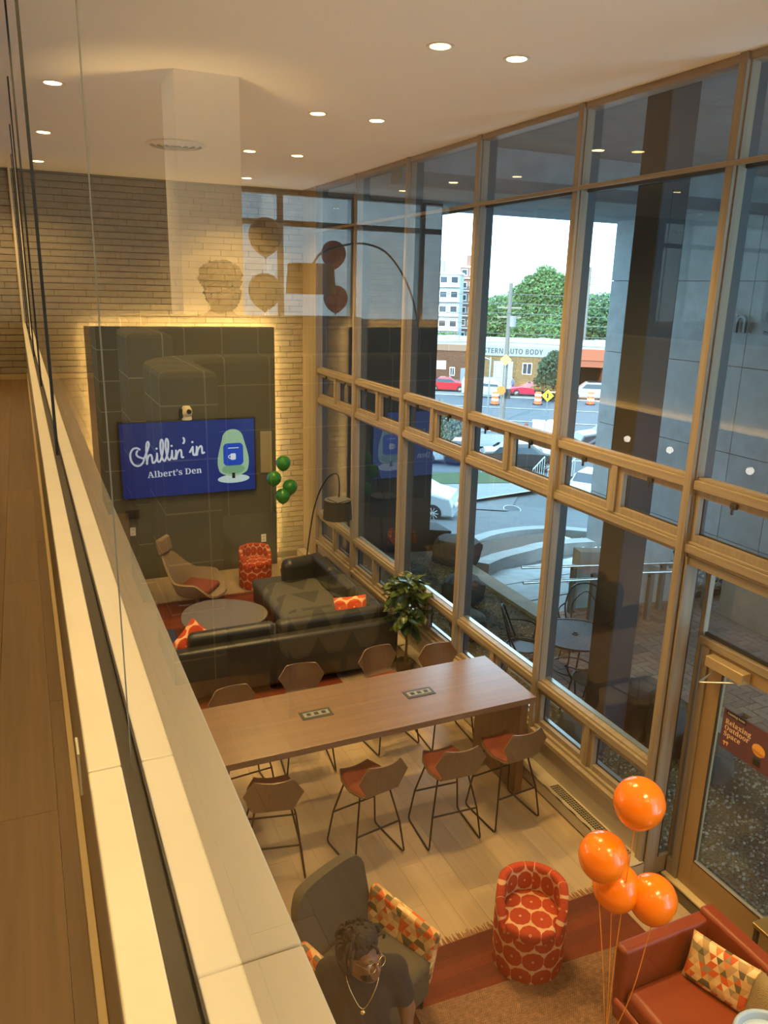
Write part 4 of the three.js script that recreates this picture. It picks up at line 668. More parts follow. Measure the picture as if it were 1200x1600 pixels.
// pale plaza slabs, curved low walls
{
  const pl = structure('plaza'), c = [[10.6, 0.75], [12.2, 2.2], [19.0, 2.3], [14.6, -0.35]], L = (u, v) => [0, 1].map((k) => (c[0][k] * (1 - u) + c[1][k] * u) * (1 - v) + (c[3][k] * (1 - u) + c[2][k] * u) * v);
  for (let i = 0; i < 2; i++) for (let j = 0; j < 3; j++) struct('paving_slab', patch([L(i / 2 + 0.005, j / 3 + 0.006), L((i + 1) / 2 - 0.005, j / 3 + 0.006), L((i + 1) / 2 - 0.005, (j + 1) / 3 - 0.006), L(i / 2 + 0.005, (j + 1) / 3 - 0.006)], 0.02, 6), S({ color: lin(0.36, 0.38, 0.385), map: concreteT, roughness: 0.85, side: 2 }), pl);
  struct('slab_bed', patch(c, 0.0, 10), mat.concreteDark, pl);
}
function curveWall(name, pts, w, h, label) { // swept low wall with a broad flat top
  const c = new THREE.CatmullRomCurve3(pts.map(([s, t]) => V3(s, 0, t))), Q = c.getPoints(40), g = grid(40, 4, (u, v) => { const i = Math.round(u * 40), p = Q[i], q = Q[Math.min(40, i + 1)], o = Q[Math.max(0, i - 1)], dx = q.x - o.x, dz = q.z - o.z, l = Math.hypot(dx, dz) || 1, side = [0, 0, 1, 1, 1][Math.round(v * 4)], up = [0, 1, 1, 0, 0][Math.round(v * 4)], s = p.x - dz / l * w * (side - 0.5), t = p.z + dx / l * w * (side - 0.5), [x, z] = ex(s, t); return [x, G(p.x) + (up ? h : -0.3), z]; });
  const caps = [0, 40].map((i) => { const p = g.attributes.position, q = [0, 1, 2, 3].map((k) => V3().fromBufferAttribute(p, k * 41 + i)), c2 = new THREE.BufferGeometry().setFromPoints([q[0], q[1], q[2], q[0], q[2], q[3]]); c2.computeVertexNormals(); return c2; });
  return struct(name, metres(merge([toCreasedNormals(g, 0.4), ...caps])), S({ color: lin(0.29, 0.29, 0.275), map: concreteT, roughness: 0.9, side: 2 }));
}
curveWall('low_wall_1', [[16.3, -1.3], [17.6, -0.83], [19.3, -0.3], [20.6, 0.45], [21.3, 1.3], [21.2, 2.4]], 0.32, 0.26);
curveWall('low_wall_2', [[14.2, -0.42], [15.4, -0.1], [16.6, 0.35], [17.9, 0.95], [19.0, 1.9], [19.6, 3.0]], 0.34, 0.28);
struct('planting_soil', patch([[14.4, -0.7], [17.6, -0.9], [21.2, 1.6], [18.6, 1.5]], 0.20, 14), S({ color: lin(0.12, 0.085, 0.065), map: gravelT, roughness: 1, side: 2 }));
function stones(name, label, n, fn, r0, r1, c) { const im = new THREE.InstancedMesh(new THREE.IcosahedronGeometry(1, 0), S({ color: 0xffffff, roughness: 0.9 }), n), m = new THREE.Matrix4(); for (let i = 0; i < n; i++) { const [x, y, z] = fn(); m.compose(V3(x, y, z), new THREE.Quaternion().setFromEuler(new THREE.Euler(rr(0, 6), rr(0, 6), 0)), V3(1, 0.7, 0.8).multiplyScalar(rr(r0, r1))); im.setMatrixAt(i, m); const k = rr(0.6, 1); im.setColorAt(i, lin(c[0] * k, c[1] * k, c[2] * k)); } im.name = name; im.userData = { label, category: 'stones', kind: 'stuff' }; scene.add(im); }
stones('pale_stones', 'pale loose stones beside the grass verge', 420, () => put(rr(18.6, 20.4), rr(1.5, 3.4), 0.08), 0.04, 0.10, [0.6, 0.6, 0.58]);
// piers, wing wall, soffit and the panelled wall with letters
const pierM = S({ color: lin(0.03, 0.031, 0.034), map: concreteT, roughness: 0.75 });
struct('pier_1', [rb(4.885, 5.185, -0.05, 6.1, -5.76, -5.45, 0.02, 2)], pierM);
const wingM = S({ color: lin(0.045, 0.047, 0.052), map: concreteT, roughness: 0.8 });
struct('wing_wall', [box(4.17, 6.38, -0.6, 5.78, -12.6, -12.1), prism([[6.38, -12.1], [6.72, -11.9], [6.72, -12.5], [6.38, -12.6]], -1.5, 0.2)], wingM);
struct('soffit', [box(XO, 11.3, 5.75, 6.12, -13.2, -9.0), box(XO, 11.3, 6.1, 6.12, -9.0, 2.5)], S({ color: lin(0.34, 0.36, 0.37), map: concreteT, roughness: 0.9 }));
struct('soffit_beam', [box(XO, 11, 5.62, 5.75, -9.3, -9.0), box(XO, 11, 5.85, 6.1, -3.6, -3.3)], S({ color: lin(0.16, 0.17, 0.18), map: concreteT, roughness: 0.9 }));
{
  const w = structure('panelled_wall'); struct('wall_core', box(10.56, 11, -0.6, 6.1, -12.75, 6), mat.concreteDark, w);
  const ys = [-0.6, 0.45, 1.9, 3.32, 4.66, 6.1], pm = [0.92, 1, 1.06].map((k) => S({ color: lin(0.33 * k, 0.345 * k, 0.34 * k), map: concreteT, roughness: 0.8 }));
  for (let z = -12.75; z < 4; z += 0.85) for (let j = 0; j < 5; j++) struct('wall_panel', box(10.5, 10.555, ys[j] + 0.006, ys[j + 1] - 0.006, z + 0.006, z + 0.844), pm[Math.floor(rnd() * 3)], w);
}
{ // raised metal letters
  const t = thing('wall_letters', 'raised metal letters reading in S on the grey panelled wall', 'sign', [10.46, 3.86, -9.72]);
  const font = await new FontLoader().loadAsync('fonts/droid/droid_sans_regular.typeface.json'); let k = 0;
  for (const [ch, dz] of [['i', 0], ['n', 0.13], ['S', 0.72]]) { const g = new TextGeometry(ch, { font, size: 0.36, depth: 0.05, curveSegments: 6 }); g.rotateY(-Math.PI / 2); g.translate(0, 0, dz); mesh('letter_' + ch.toLowerCase(), g, S({ color: lin(0.035, 0.038, 0.042), roughness: 0.5 }), t); }
}
struct('planter_block', [box(8.75, 10.5, -0.1, 0.62, -7.6, -5.9)], mat.concrete);
struct('ramp_wall', [(() => { const s = poly([[0, -0.2], [0, 0.86], [0.5, 0.82], [1.9, 0.34], [1.9, -0.2]]), g = extrude(s, 0.22); g.rotateY(-0.17); g.translate(6.95, 0, -8.72); return metres(g); })()], mat.concrete);
{
  const g = prism([[8.6, -9.4], [10.5, -9.2], [10.5, -8.0], [8.7, -8.2]], -0.05, 0.1); struct('stone_bed', g, outM.gravel);
  stones('bed_stones', 'small stones in the bed beyond the handrails', 260, () => [rr(8.75, 10.4), rr(0.1, 0.14), rr(-9.15, -8.15)], 0.02, 0.06, [0.3, 0.28, 0.24]);
}
{
  const t = thing('handrail', 'pair of pale metal handrails on square posts beside the brick patio', 'handrail'); const wm3 = S({ color: lin(0.75, 0.77, 0.78), roughness: 0.25, metalness: 0.85 }), pm = S({ color: lin(0.10, 0.095, 0.085), roughness: 0.6 });
  mesh('top_rail', rod([6.0, 0.70, -8.62], [8.5, 0.70, -7.95], 0.022), wm3, t); mesh('lower_rail', rod([5.75, 0.66, -8.2], [7.1, 0.66, -7.9], 0.022), wm3, t); mesh('rail', rod([6.9, 0.72, -7.98], [8.2, 0.72, -7.6], 0.022), wm3, t);
  for (const [x, z] of [[6.75, -8.42], [6.85, -8.1], [7.6, -7.8], [8.05, -8.05], [6.15, -8.15], [8.72, -7.85]]) { const p = mesh('post', rb(x - 0.035, x + 0.035, -0.05, 0.68, z - 0.035, z + 0.035, 0.005, 1), pm, t); mesh('bracket', box(x - 0.04, x + 0.04, 0.64, 0.68, z - 0.02, z + 0.02), mat.black, p); }
}
// boulders
function boulder(x, z, sx, sy, sz, turn, label) { const g = new THREE.IcosahedronGeometry(1, 4), p = g.attributes.position; for (let i = 0; i < p.count; i++) { const v = V3(p.getX(i), p.getY(i), p.getZ(i)), k = 1 + 0.34 * fbm(v.x * 1.3 + x * 5, v.y * 1.3, v.z * 1.3 + z, 3); v.set(Math.sign(v.x) * Math.min(0.8, Math.abs(v.x) * k), Math.sign(v.y) * Math.min(0.75, Math.abs(v.y) * k), Math.sign(v.z) * Math.min(0.8, Math.abs(v.z) * k)); p.setXYZ(i, v.x * sx, v.y * sy, v.z * sz); } g.computeVertexNormals(); const m = solo('boulder', metres(toCreasedNormals(g, 0.5)), outM.stone, label, 'rock'); m.position.set(x, sy * 0.55, z); m.rotation.y = turn; }
boulder(5.47, -5.56, 0.26, 0.42, 0.24, 0.3, 'large dark boulder right behind the pier foot'); boulder(5.44, -5.16, 0.2, 0.44, 0.2, 1.1, 'tall narrow boulder at the right of the pier foot'); boulder(4.6, -5.45, 0.25, 0.3, 0.22, 2, 'dark boulder left of the pier foot');
boulder(5.55, -9.4, 0.36, 0.26, 0.3, 0.5, 'broad dark boulder in the gravel by the fourth window'); boulder(5.0, -8.3, 0.3, 0.22, 0.24, 1.5, 'low dark boulder close to the window above the table'); boulder(5.6, -4.75, 0.3, 0.24, 0.26, 0.9, 'flat-topped rock seen through the glass door'); boulder(6.3, -10.95, 0.45, 0.3, 0.4, 2.2, 'dark rock at the foot of the dark wing wall');
// wrought iron patio set
const iron = S({ color: lin(0.018, 0.019, 0.022), roughness: 0.35, metalness: 0.5 });
{
  const t = thing('patio_table', 'round black mesh patio table with a parasol hole', 'patio table', [5.45, 0, -6.68]);
  const top = mesh('tabletop', [lathe([[0.42, 0.60], [0.44, 0.6], [0.44, 0.622], [0.42, 0.622], [0.42, 0.6]], 48), ], iron, t);
  const bars = []; for (let i = -16; i <= 16; i++) { const x = i * 0.026, h = Math.sqrt(Math.max(0, 0.42 ** 2 - x * x)); if (h > 0.02) { bars.push(box(x - 0.006, x + 0.006, 0.606, 0.612, -h, h)); bars.push(box(-h, h, 0.61, 0.616, x - 0.006, x + 0.006)); } }
  mesh('mesh_sheet', bars, S({ color: lin(0.13, 0.14, 0.15), roughness: 0.5, metalness: 0.5 }), t); mesh('parasol_ring', at(new THREE.TorusGeometry(0.03, 0.008, 8, 20), 0, 0.62, 0, Math.PI / 2), iron, t);
  for (let i = 0; i < 4; i++) { const a = i * Math.PI / 2 + 0.5, f = (r, y) => [Math.cos(a) * r, y, Math.sin(a) * r]; mesh('leg', [tube([f(0.36, 0.6), f(0.26, 0.35), f(0.24, 0.18), f(0.33, 0.02), f(0.37, 0.01)], 0.011, 24, 6), at(new THREE.SphereGeometry(0.02, 10, 8), ...f(0.37, 0.02))], iron, t); }
  mesh('leg_ring', at(new THREE.TorusGeometry(0.245, 0.008, 6, 36), 0, 0.2, 0, Math.PI / 2), iron, t);
}
function patioChair(label, pos, turn) { // faces +z
  const t = thing('patio_chair', label, 'patio chair', pos, turn, undefined);
  mesh('seat', [lathe([[0.0, 0.39], [0.19, 0.388], [0.21, 0.394], [0.215, 0.405], [0.2, 0.41]], 32)], S({ color: lin(0.06, 0.062, 0.068), roughness: 0.5, metalness: 0.4 }), t);
  mesh('back_hoop', [tube([[-0.2, 0.40, -0.08], [-0.24, 0.6, -0.17], [-0.17, 0.82, -0.25], [0, 0.88, -0.28], [0.17, 0.82, -0.25], [0.24, 0.6, -0.17], [0.2, 0.40, -0.08]], 0.011, 40, 6), tube([[-0.15, 0.42, -0.14], [-0.15, 0.62, -0.2], [0, 0.78, -0.25], [0.15, 0.62, -0.2], [0.15, 0.42, -0.14]], 0.007, 30, 6)], iron, t);
  for (const s of [-1, 1]) mesh('arm', tube([[s * 0.235, 0.62, -0.17], [s * 0.29, 0.60, 0.0], [s * 0.27, 0.56, 0.14], [s * 0.2, 0.40, 0.12]], 0.010, 24, 6), iron, t);
  for (const [x, z] of [[-1, 1], [1, 1], [-1, -1], [1, -1]]) mesh('leg', tube([[x * 0.15, 0.4, z * 0.15], [x * 0.18, 0.2, z * 0.17], [x * 0.22, 0, z * 0.22]], 0.010, 12, 6), iron, t);
  return t;
}
patioChair('black iron chair on the left of the round patio table', [4.98, 0, -7.02], 1.0); patioChair('black iron chair behind the round patio table', [5.98, 0, -7.22], -0.8); patioChair('black iron chair in front of the round patio table', [5.22, 0, -6.06], 0.3 + Math.PI);

// cars (local x along the car, nose +x)
const carProf = { sedan: [[-2.25, 0.35], [-2.28, 0.75], [-2.1, 0.98], [-1.5, 1.02], [-0.9, 1.42], [0.3, 1.45], [1.1, 1.0], [2.05, 0.86], [2.25, 0.62], [2.25, 0.32]], suv: [[-2.25, 0.4], [-2.3, 1.0], [-2.2, 1.15], [-1.95, 1.62], [-1.2, 1.7], [0.4, 1.68], [1.1, 1.12], [2.1, 0.98], [2.28, 0.7], [2.28, 0.38]], coupe: [[-2.1, 0.32], [-2.15, 0.8], [-1.9, 0.92], [-1.0, 1.2], [-0.2, 1.3], [0.4, 1.24], [1.0, 0.9], [1.95, 0.74], [2.15, 0.55], [2.15, 0.3]], hatch: [[-1.95, 0.35], [-2.0, 0.8], [-1.85, 1.1], [-1.5, 1.48], [-0.3, 1.52], [0.5, 1.45], [1.3, 1.0], [1.95, 0.85], [2.05, 0.6], [2.05, 0.32]], van: [[-2.3, 0.4], [-2.35, 1.5], [-2.2, 1.85], [0.9, 1.9], [1.6, 1.2], [2.2, 1.0], [2.3, 0.5], [2.3, 0.4]] };
function car(label, kind, col, s, t, turn, k = 0.9) {
  const g = thing('car', label, 'car', put(s, t), -AZ + turn), pf = carProf[kind], pm = P({ color: lin(...col), roughness: 0.25, clearcoat: 1, clearcoatRoughness: 0.05, metalness: 0.1 });
  const wheelX = [-1.35, 1.4], sh = new THREE.Shape(); const q = pf; sh.moveTo(...q[0]); for (let i = 1; i < q.length; i++) sh.lineTo(...q[i]);
  for (const x of [wheelX[1], wheelX[0]]) { sh.lineTo(x + 0.36, 0.3); sh.absarc(x, 0.32, 0.36, 0, Math.PI, false); } sh.lineTo(...q[0]);
  const body = extrude(sh, 1.5, 0.1, 3, 10); body.translate(0, 0, -0.75); { const p = body.attributes.position; for (let i = 0; i < p.count; i++) { const y = p.getY(i); if (y > 1.0) p.setZ(i, p.getZ(i) * (1 - 0.28 * Math.min(1, (y - 1.0) / 0.6))); } body.computeVertexNormals(); }
  body.scale(k, k, k); mesh('body', metres(body), pm, g);
  const i0 = kind === 'van' ? 2 : 3, top = q.filter((p) => p[1] > (kind === 'suv' ? 1.1 : kind === 'van' ? 1.15 : 0.95)); const ya = Math.max(...q.map((p) => p[1])) - 0.1, yb = kind === 'coupe' ? 0.92 : kind === 'sedan' ? 1.02 : 1.14, xs = top.map((p) => p[0]);
  const x0 = Math.min(...xs) + 0.25, x1 = Math.max(...xs) - 0.12;
  for (const sd of [-1, 1]) { const w = extrude(poly([[x0 + 0.1, yb], [x0 + 0.5, ya], [x1 - 0.55, ya], [x1 - 0.1, yb]]), 0.02); w.translate(0, 0, sd > 0 ? 0.80 : -0.82); const p = w.attributes.position; for (let i = 0; i < p.count; i++) { const y = p.getY(i); p.setZ(i, p.getZ(i) * (1.045 - 0.25 * Math.max(0, (y - 1.0) / 0.6))); } w.computeVertexNormals(); w.scale(k, k, k); mesh('side_window', w, outM.glass, g); }
  const slab = (a, b, off) => { const A = V3(a[0], a[1], 0), B = V3(b[0], b[1], 0), L = A.distanceTo(B), gg = new THREE.BoxGeometry(L * 0.86, 0.02, 1.24); gg.rotateZ(Math.atan2(b[1] - a[1], b[0] - a[0])); gg.translate((a[0] + b[0]) / 2, (a[1] + b[1]) / 2 + off, 0); gg.scale(k, k, k); return gg; };
  const hi = q.findIndex((p) => p[1] === Math.max(...q.map((z) => z[1])));
  mesh('windscreen', slab(q[hi], q[hi + 1], 0.11), outM.glass, g); mesh('rear_window', slab(q[hi - 1][1] > q[hi - 2][1] + 0.2 ? q[hi - 2] : q[hi - 3], q[hi - 1], 0.11), outM.glass, g);
  for (const x of wheelX) for (const sd of [-1, 1]) { const wt = mesh('wheel', at(cyl(0.33 * k, 0.33 * k, 0.2 * k, 24), x * k, 0.33 * k, sd * 0.76 * k, Math.PI / 2), outM.tire, g); const sp = []; for (let i = 0; i < 10; i++) { const a = i * 0.628; sp.push(rod([x * k, 0.33 * k, sd * 0.865 * k], [x * k + Math.cos(a) * 0.22 * k, 0.33 * k + Math.sin(a) * 0.22 * k, sd * 0.865 * k], 0.018 * k, 6)); } mesh('rim', sp, mat.steel, wt); }
  for (const sd of [-1, 1]) { mesh('headlight', at(rbox(0.1, 0.13, 0.36, 0.04), 2.22 * k, 0.66 * k, sd * 0.55 * k, 0, 0, 0, k), S({ color: lin(0.75, 0.78, 0.8), roughness: 0.15 }), g); mesh('tail_light', at(rbox(0.08, 0.12, 0.42, 0.03), -2.32 * k, 0.8 * k, sd * 0.52 * k, 0, 0, 0, k), S({ color: lin(0.45, 0.02, 0.02), roughness: 0.2 }), g); }
  mesh('number_plate', at(rbox(0.02, 0.13, 0.34, 0.005), -2.37 * k, 0.62 * k, 0, 0, 0, 0, k), mat.white, g);
}
car('white car nose with spoked wheel beside the dark wing wall', 'hatch', [0.42, 0.43, 0.44], 24.4, -3.35, -0.1, 0.85);
car('white car parked beyond the lawn at the left', 'sedan', [0.42, 0.43, 0.44], 43.0, -5.6, 0.1); car('black car parked next to the white one beyond the lawn', 'sedan', [0.012, 0.013, 0.015], 44.0, -2.6, 1.5, 0.8);
car('dark grey sedan seen through the small sash panes', 'sedan', [0.045, 0.035, 0.03], 42.4, 0.75, 0.12, 0.95);
car('white sedan seen from behind with red tail lights', 'sedan', [0.42, 0.43, 0.44], 32.6, 3.6, 1.15, 0.85);
car('dark SUV parked by the street near the grey wall', 'suv', [0.035, 0.035, 0.04], 50.5, 6.4, Math.PI + 0.3, 1.0);
car('red car parked by the brick garage at the left', 'sedan', [0.42, 0.012, 0.02], 82.3, -6.6, 0, 0.95); car('red coupe parked behind the traffic drum', 'coupe', [0.5, 0.02, 0.06], 81.2, 1.8, Math.PI, 0.95); car('pale van in front of the white garage door', 'van', [0.34, 0.38, 0.37], 78.6, -2.6, 0, 0.95); car('silver SUV parked in front of the open garage', 'suv', [0.3, 0.31, 0.32], 80.5, 7.6, Math.PI, 0.95);
// street furniture
const orange = S({ color: lin(0.85, 0.12, 0.03), roughness: 0.5 });
[[72.4, -1.46, 'orange and white traffic drum left of the utility pole'], [73.9, 2.43, 'orange and white traffic drum in front of the red coupe'], [75.8, 7.33, 'orange and white traffic drum in front of the silver SUV']].forEach(([s, t, l]) => { const g = thing('traffic_drum', l, 'traffic drum', put(s, t)); mesh('body', lathe([[0, 1.15], [0.26, 1.15], [0.3, 0.8], [0.32, 0.4], [0.36, 0.08], [0.36, 0]], 20), orange, g); for (const y of [0.38, 0.8]) mesh('white_band', lathe([[0.325, y], [0.325, y + 0.18]], 20), mat.white, g); mesh('foot', cyl(0.45, 0.45, 0.08, 20).translate(0, 0.04, 0), mat.black, g); });
function pole(label, s, t, h, r, arms, kind = 'utility_pole') { const g = thing(kind, label, 'pole', put(s, t), -AZ); mesh('shaft', cyl(r * 1.25, r, h, 14).translate(0, h / 2, 0), S({ color: lin(0.22, 0.21, 0.19), map: concreteT, roughness: 0.85 }), g); for (const y of arms) mesh('crossarm', box(-0.9, 0.9, y - 0.06, y + 0.06, -0.08, 0.08), S({ color: lin(0.2, 0.17, 0.14) }), g); return g; }
{ const p = pole('tall grey utility pole with a transformer and signs', 62.2, -0.6, 10.4, 0.15, [8.6, 7.9]); mesh('transformer', cyl(0.26, 0.26, 0.8, 16).translate(0.3, 7.6, 0.1), S({ color: lin(0.2, 0.2, 0.2) }), p); mesh('control_box', rb(0.14, 0.5, 1.75, 2.5, -0.15, 0.2, 0.02), S({ color: lin(0.03, 0.03, 0.03) }), p); }
pole('pale utility pole behind the open garage', 100, 8.2, 13.2, 0.18, [12.0, 11.2]);
{ const g = thing('sign_post', 'slim post left of the tall utility pole', 'post', put(66, -1.9), -AZ); mesh('shaft', cyl(0.07, 0.07, 4.6, 10).translate(0, 2.3, 0), mat.steel, g); mesh('side_arm', rod([0, 4.4, 0], [-1.5, 4.9, 0], 0.05), mat.steel, g); }
function diamond(label, s, t, y, w, col, round) { const g = thing('road_sign', label, 'road sign', put(s, t), -AZ); mesh('plate', at(round ? cyl(w * 0.5, w * 0.5, 0.03, 6).rotateX(Math.PI / 2) : rbox(w, w, 0.03, 0.04), 0, y, 0.2, 0, 0, round ? 0.3 : Math.PI / 4), S({ color: lin(...col), roughness: 0.5 }), g); mesh('post', cyl(0.03, 0.03, y, 8).translate(0, y / 2, 0.16), mat.steel, g); return g; }
diamond('yellow diamond road sign high on the utility pole', 61.6, -0.62, 4.75, 0.62, [0.85, 0.62, 0.12]); diamond('orange roadwork sign low on the utility pole', 61.5, -0.82, 2.45, 0.72, [0.9, 0.17, 0.03], true);
{ const g = diamond('yellow sign with black mark near the round bush', 66.1, 2.92, 1.7, 0.7, [0.85, 0.62, 0.02]); mesh('black_mark', box(-0.07, 0.07, 1.5, 1.9, 0.215, 0.225), mat.black, g); mesh('cross_plate', box(-0.02, 0.8, 1.98, 2.04, 0.15, 0.2), mat.white, g); }
{ const g = thing('fire_hydrant', 'small dark red hydrant on the near pavement', 'hydrant', put(55.5, 1.15)); mesh('body', lathe([[0, 0.8], [0.1, 0.76], [0.15, 0.66], [0.13, 0.6], [0.13, 0.12], [0.19, 0.1], [0.19, 0], [0, 0]], 16), S({ color: lin(0.13, 0.02, 0.015), roughness: 0.5 }), g); mesh('outlet', cyl(0.06, 0.06, 0.42, 10).rotateZ(Math.PI / 2).translate(0, 0.5, 0), S({ color: lin(0.12, 0.02, 0.015) }), g); }
[[54.6, 1.95, 'white roadside cabinet right of the hydrant'], [54.2, 2.75, 'pale domed bin right of the white cabinet']].forEach(([s, t, l], i) => { const g = thing(i ? 'litter_bin' : 'roadside_cabinet', l, i ? 'bin' : 'cabinet', put(s, t), -AZ); mesh('body', i ? cyl(0.36, 0.36, 0.9, 20).translate(0, 0.45, 0) : rb(-0.4, 0.4, 0, 1.05, -0.3, 0.3, 0.03), S({ color: lin(0.62, 0.68, 0.72), roughness: 0.5 }), g); mesh('lid', i ? at(new THREE.SphereGeometry(0.38, 20, 10, 0, 7, 0, 1.57), 0, 0.9, 0) : rb(-0.43, 0.43, 1.05, 1.12, -0.33, 0.33, 0.02), mat.white, g); });
{ const g = thing('stair_rail', 'pale metal stair railings below the dark grey sedan', 'railing', put(39.6, 1.5), -AZ); const m = S({ color: lin(0.6, 0.6, 0.56), roughness: 0.5 }); for (let j = 0; j < 3; j++) { const x = -0.2 + j * 0.75; mesh('handrail', rod([x, 0.35, 0], [x + 0.55, 1.0, -0.2], 0.03), m, g); for (let i = 0; i < 6; i++) { const k = i / 5; mesh('baluster', rod([x + 0.55 * k, 0, -0.2 * k], [x + 0.55 * k, 0.35 + 0.65 * k, -0.2 * k], 0.018, 6), m, g); } } }
{ const g = thing('picket_fence', 'low pale fence along the far edge of the lawn', 'fence', put(39.5, -0.9), -AZ); const m = S({ color: lin(0.6, 0.6, 0.56), roughness: 0.5 }); for (let i = 0; i < 12; i++) mesh('picket', box(i * 0.16 - 0.9, i * 0.16 - 0.85, 0, 0.55, -0.02, 0.02), m, g); mesh('rail', box(-0.95, 1.0, 0.5, 0.55, -0.02, 0.03), m, g); }
// trees and bushes: leaf clusters on a trunk
const leafCard = (() => { const g = new THREE.PlaneGeometry(1, 0.6, 2, 1), p = g.attributes.position; for (let i = 0; i < p.count; i++) p.setZ(i, -0.12 * Math.abs(p.getX(i))); g.computeVertexNormals(); return g; })();
const leafM = P({ color: 0xffffff, transmission: 0.3, thickness: 0, roughness: 0.9, side: 2 });
function tree(name, label, s, t, blobs, n, size, col, trunk) {
  const g = thing(name, label, name === 'tree' ? 'tree' : 'bush', put(s, t), -AZ);
  const im = new THREE.InstancedMesh(leafCard, leafM, n), m = new THREE.Matrix4(); let tot = 0; blobs.forEach((b) => (tot += b[3] * b[4]));
  for (let i = 0; i < n; i++) { let q = rnd() * tot, b = blobs[0]; for (const c of blobs) { q -= c[3] * c[4]; if (q <= 0) { b = c; break; } } const a = rnd() * 6.283, c = rnd() * 2 - 1, d = Math.pow(rnd(), 0.35), w = Math.sqrt(1 - c * c); const x = b[0] + b[3] * d * w * Math.cos(a), y = b[1] + b[4] * d * c, z = b[2] + b[3] * d * w * Math.sin(a); m.compose(V3(x, y, z), new THREE.Quaternion().setFromEuler(new THREE.Euler(rr(-1.2, 1.2), rr(0, 6.28), rr(-0.7, 0.7))), V3(1, 1, 1).multiplyScalar(size * rr(0.6, 1.4))); im.setMatrixAt(i, m); const k = rr(0.6, 1.25); im.setColorAt(i, lin(col[0] * k * rr(0.8, 1.25), col[1] * k, col[2] * k)); }
  im.name = 'foliage'; im.userData.kind = 'stuff'; g.add(im);
  if (trunk) { mesh('trunk', cyl(trunk[0] * 1.3, trunk[0], trunk[1], 10).translate(0, trunk[1] / 2, 0), S({ color: lin(0.09, 0.065, 0.045), roughness: 0.95 }), g); mesh('branch', [[-1, 0.4], [1, 0.2], [0.3, 0.9]].map(([dx, dz]) => rod([0, trunk[1] * 0.75, 0], [dx * trunk[1] * 0.22, trunk[1] * 1.2, dz], trunk[0] * 0.45, 6)), S({ color: lin(0.09, 0.065, 0.045), roughness: 0.95 }), g); }
}
tree('tree', 'tallest broad leafy tree behind the brick garage', 112, 3.0, [[0, 10, 0, 3.0, 2.6], [2.6, 9.6, 0, 2.4, 2.2], [-2.2, 9.2, 0, 2.4, 2.2], [0.4, 12.4, 0, 1.6, 1.3], [2.2, 11.6, 0, 1.5, 1.2], [-1.4, 11.4, 0, 1.3, 1.1], [0, 6, 1, 4.4, 3]], 16000, 0.32, [0.115, 0.22, 0.07], [0.4, 7]);
tree('tree', 'leafy tree left of the tallest one behind the garage', 108, -2.2, [[0, 7.0, 0, 2.8, 2.8], [-1.6, 5.4, 0, 2.2, 2.4], [1.6, 5, 0, 2.4, 2.5]], 9500, 0.31, [0.11, 0.215, 0.07], [0.3, 5]);
tree('tree', 'leafy tree right of the pale utility pole', 112, 11, [[0, 7.0, 0, 4.2, 3.4], [-2.5, 6, 0, 2.6, 2.6]], 10000, 0.32, [0.095, 0.20, 0.08], [0.35, 5]);
tree('tree', 'low bright green tree in front of the apartment block', 100, -8.3, [[0, 3.6, 0, 2.6, 1.5], [2.2, 3.3, 0, 1.8, 1.4], [-2.4, 3.3, 0, 2, 1.4]], 5200, 0.3, [0.12, 0.21, 0.045], [0.2, 3]);
tree('tree', 'mid green tree filling behind the garage roof', 104, 4.6, [[0, 4.4, 0, 3.2, 2.6], [-3.4, 4.2, 0, 2.6, 2.4]], 8000, 0.3, [0.095, 0.20, 0.06], [0.25, 4]);
tree('bush', 'dark round conical bush in front of the brick garage', 77.6, 3.5, [[0, 1.5, 0, 1.5, 1.5], [0, 2.9, 0, 1.2, 1.4], [0.3, 3.9, 0, 0.7, 0.9]], 4200, 0.26, [0.035, 0.085, 0.04], [0.12, 1.6]);
tree('bush', 'pale grey-green bush beside the dark wing wall', 50.3, -3.8, [[0, 1.0, 0, 1.1, 1.0], [-0.9, 1.5, 0, 1.0, 1.2], [0.3, 0.5, 0, 1.1, 0.6]], 2600, 0.16, [0.10, 0.15, 0.10]);
tree('bush', 'dark bush beyond the handrails near the panelled wall', 13.9, 3.5, [[0, 0.55, 0, 0.55, 0.5], [0.5, 0.5, 0, 0.5, 0.45]], 1200, 0.09, [0.022, 0.035, 0.022]);
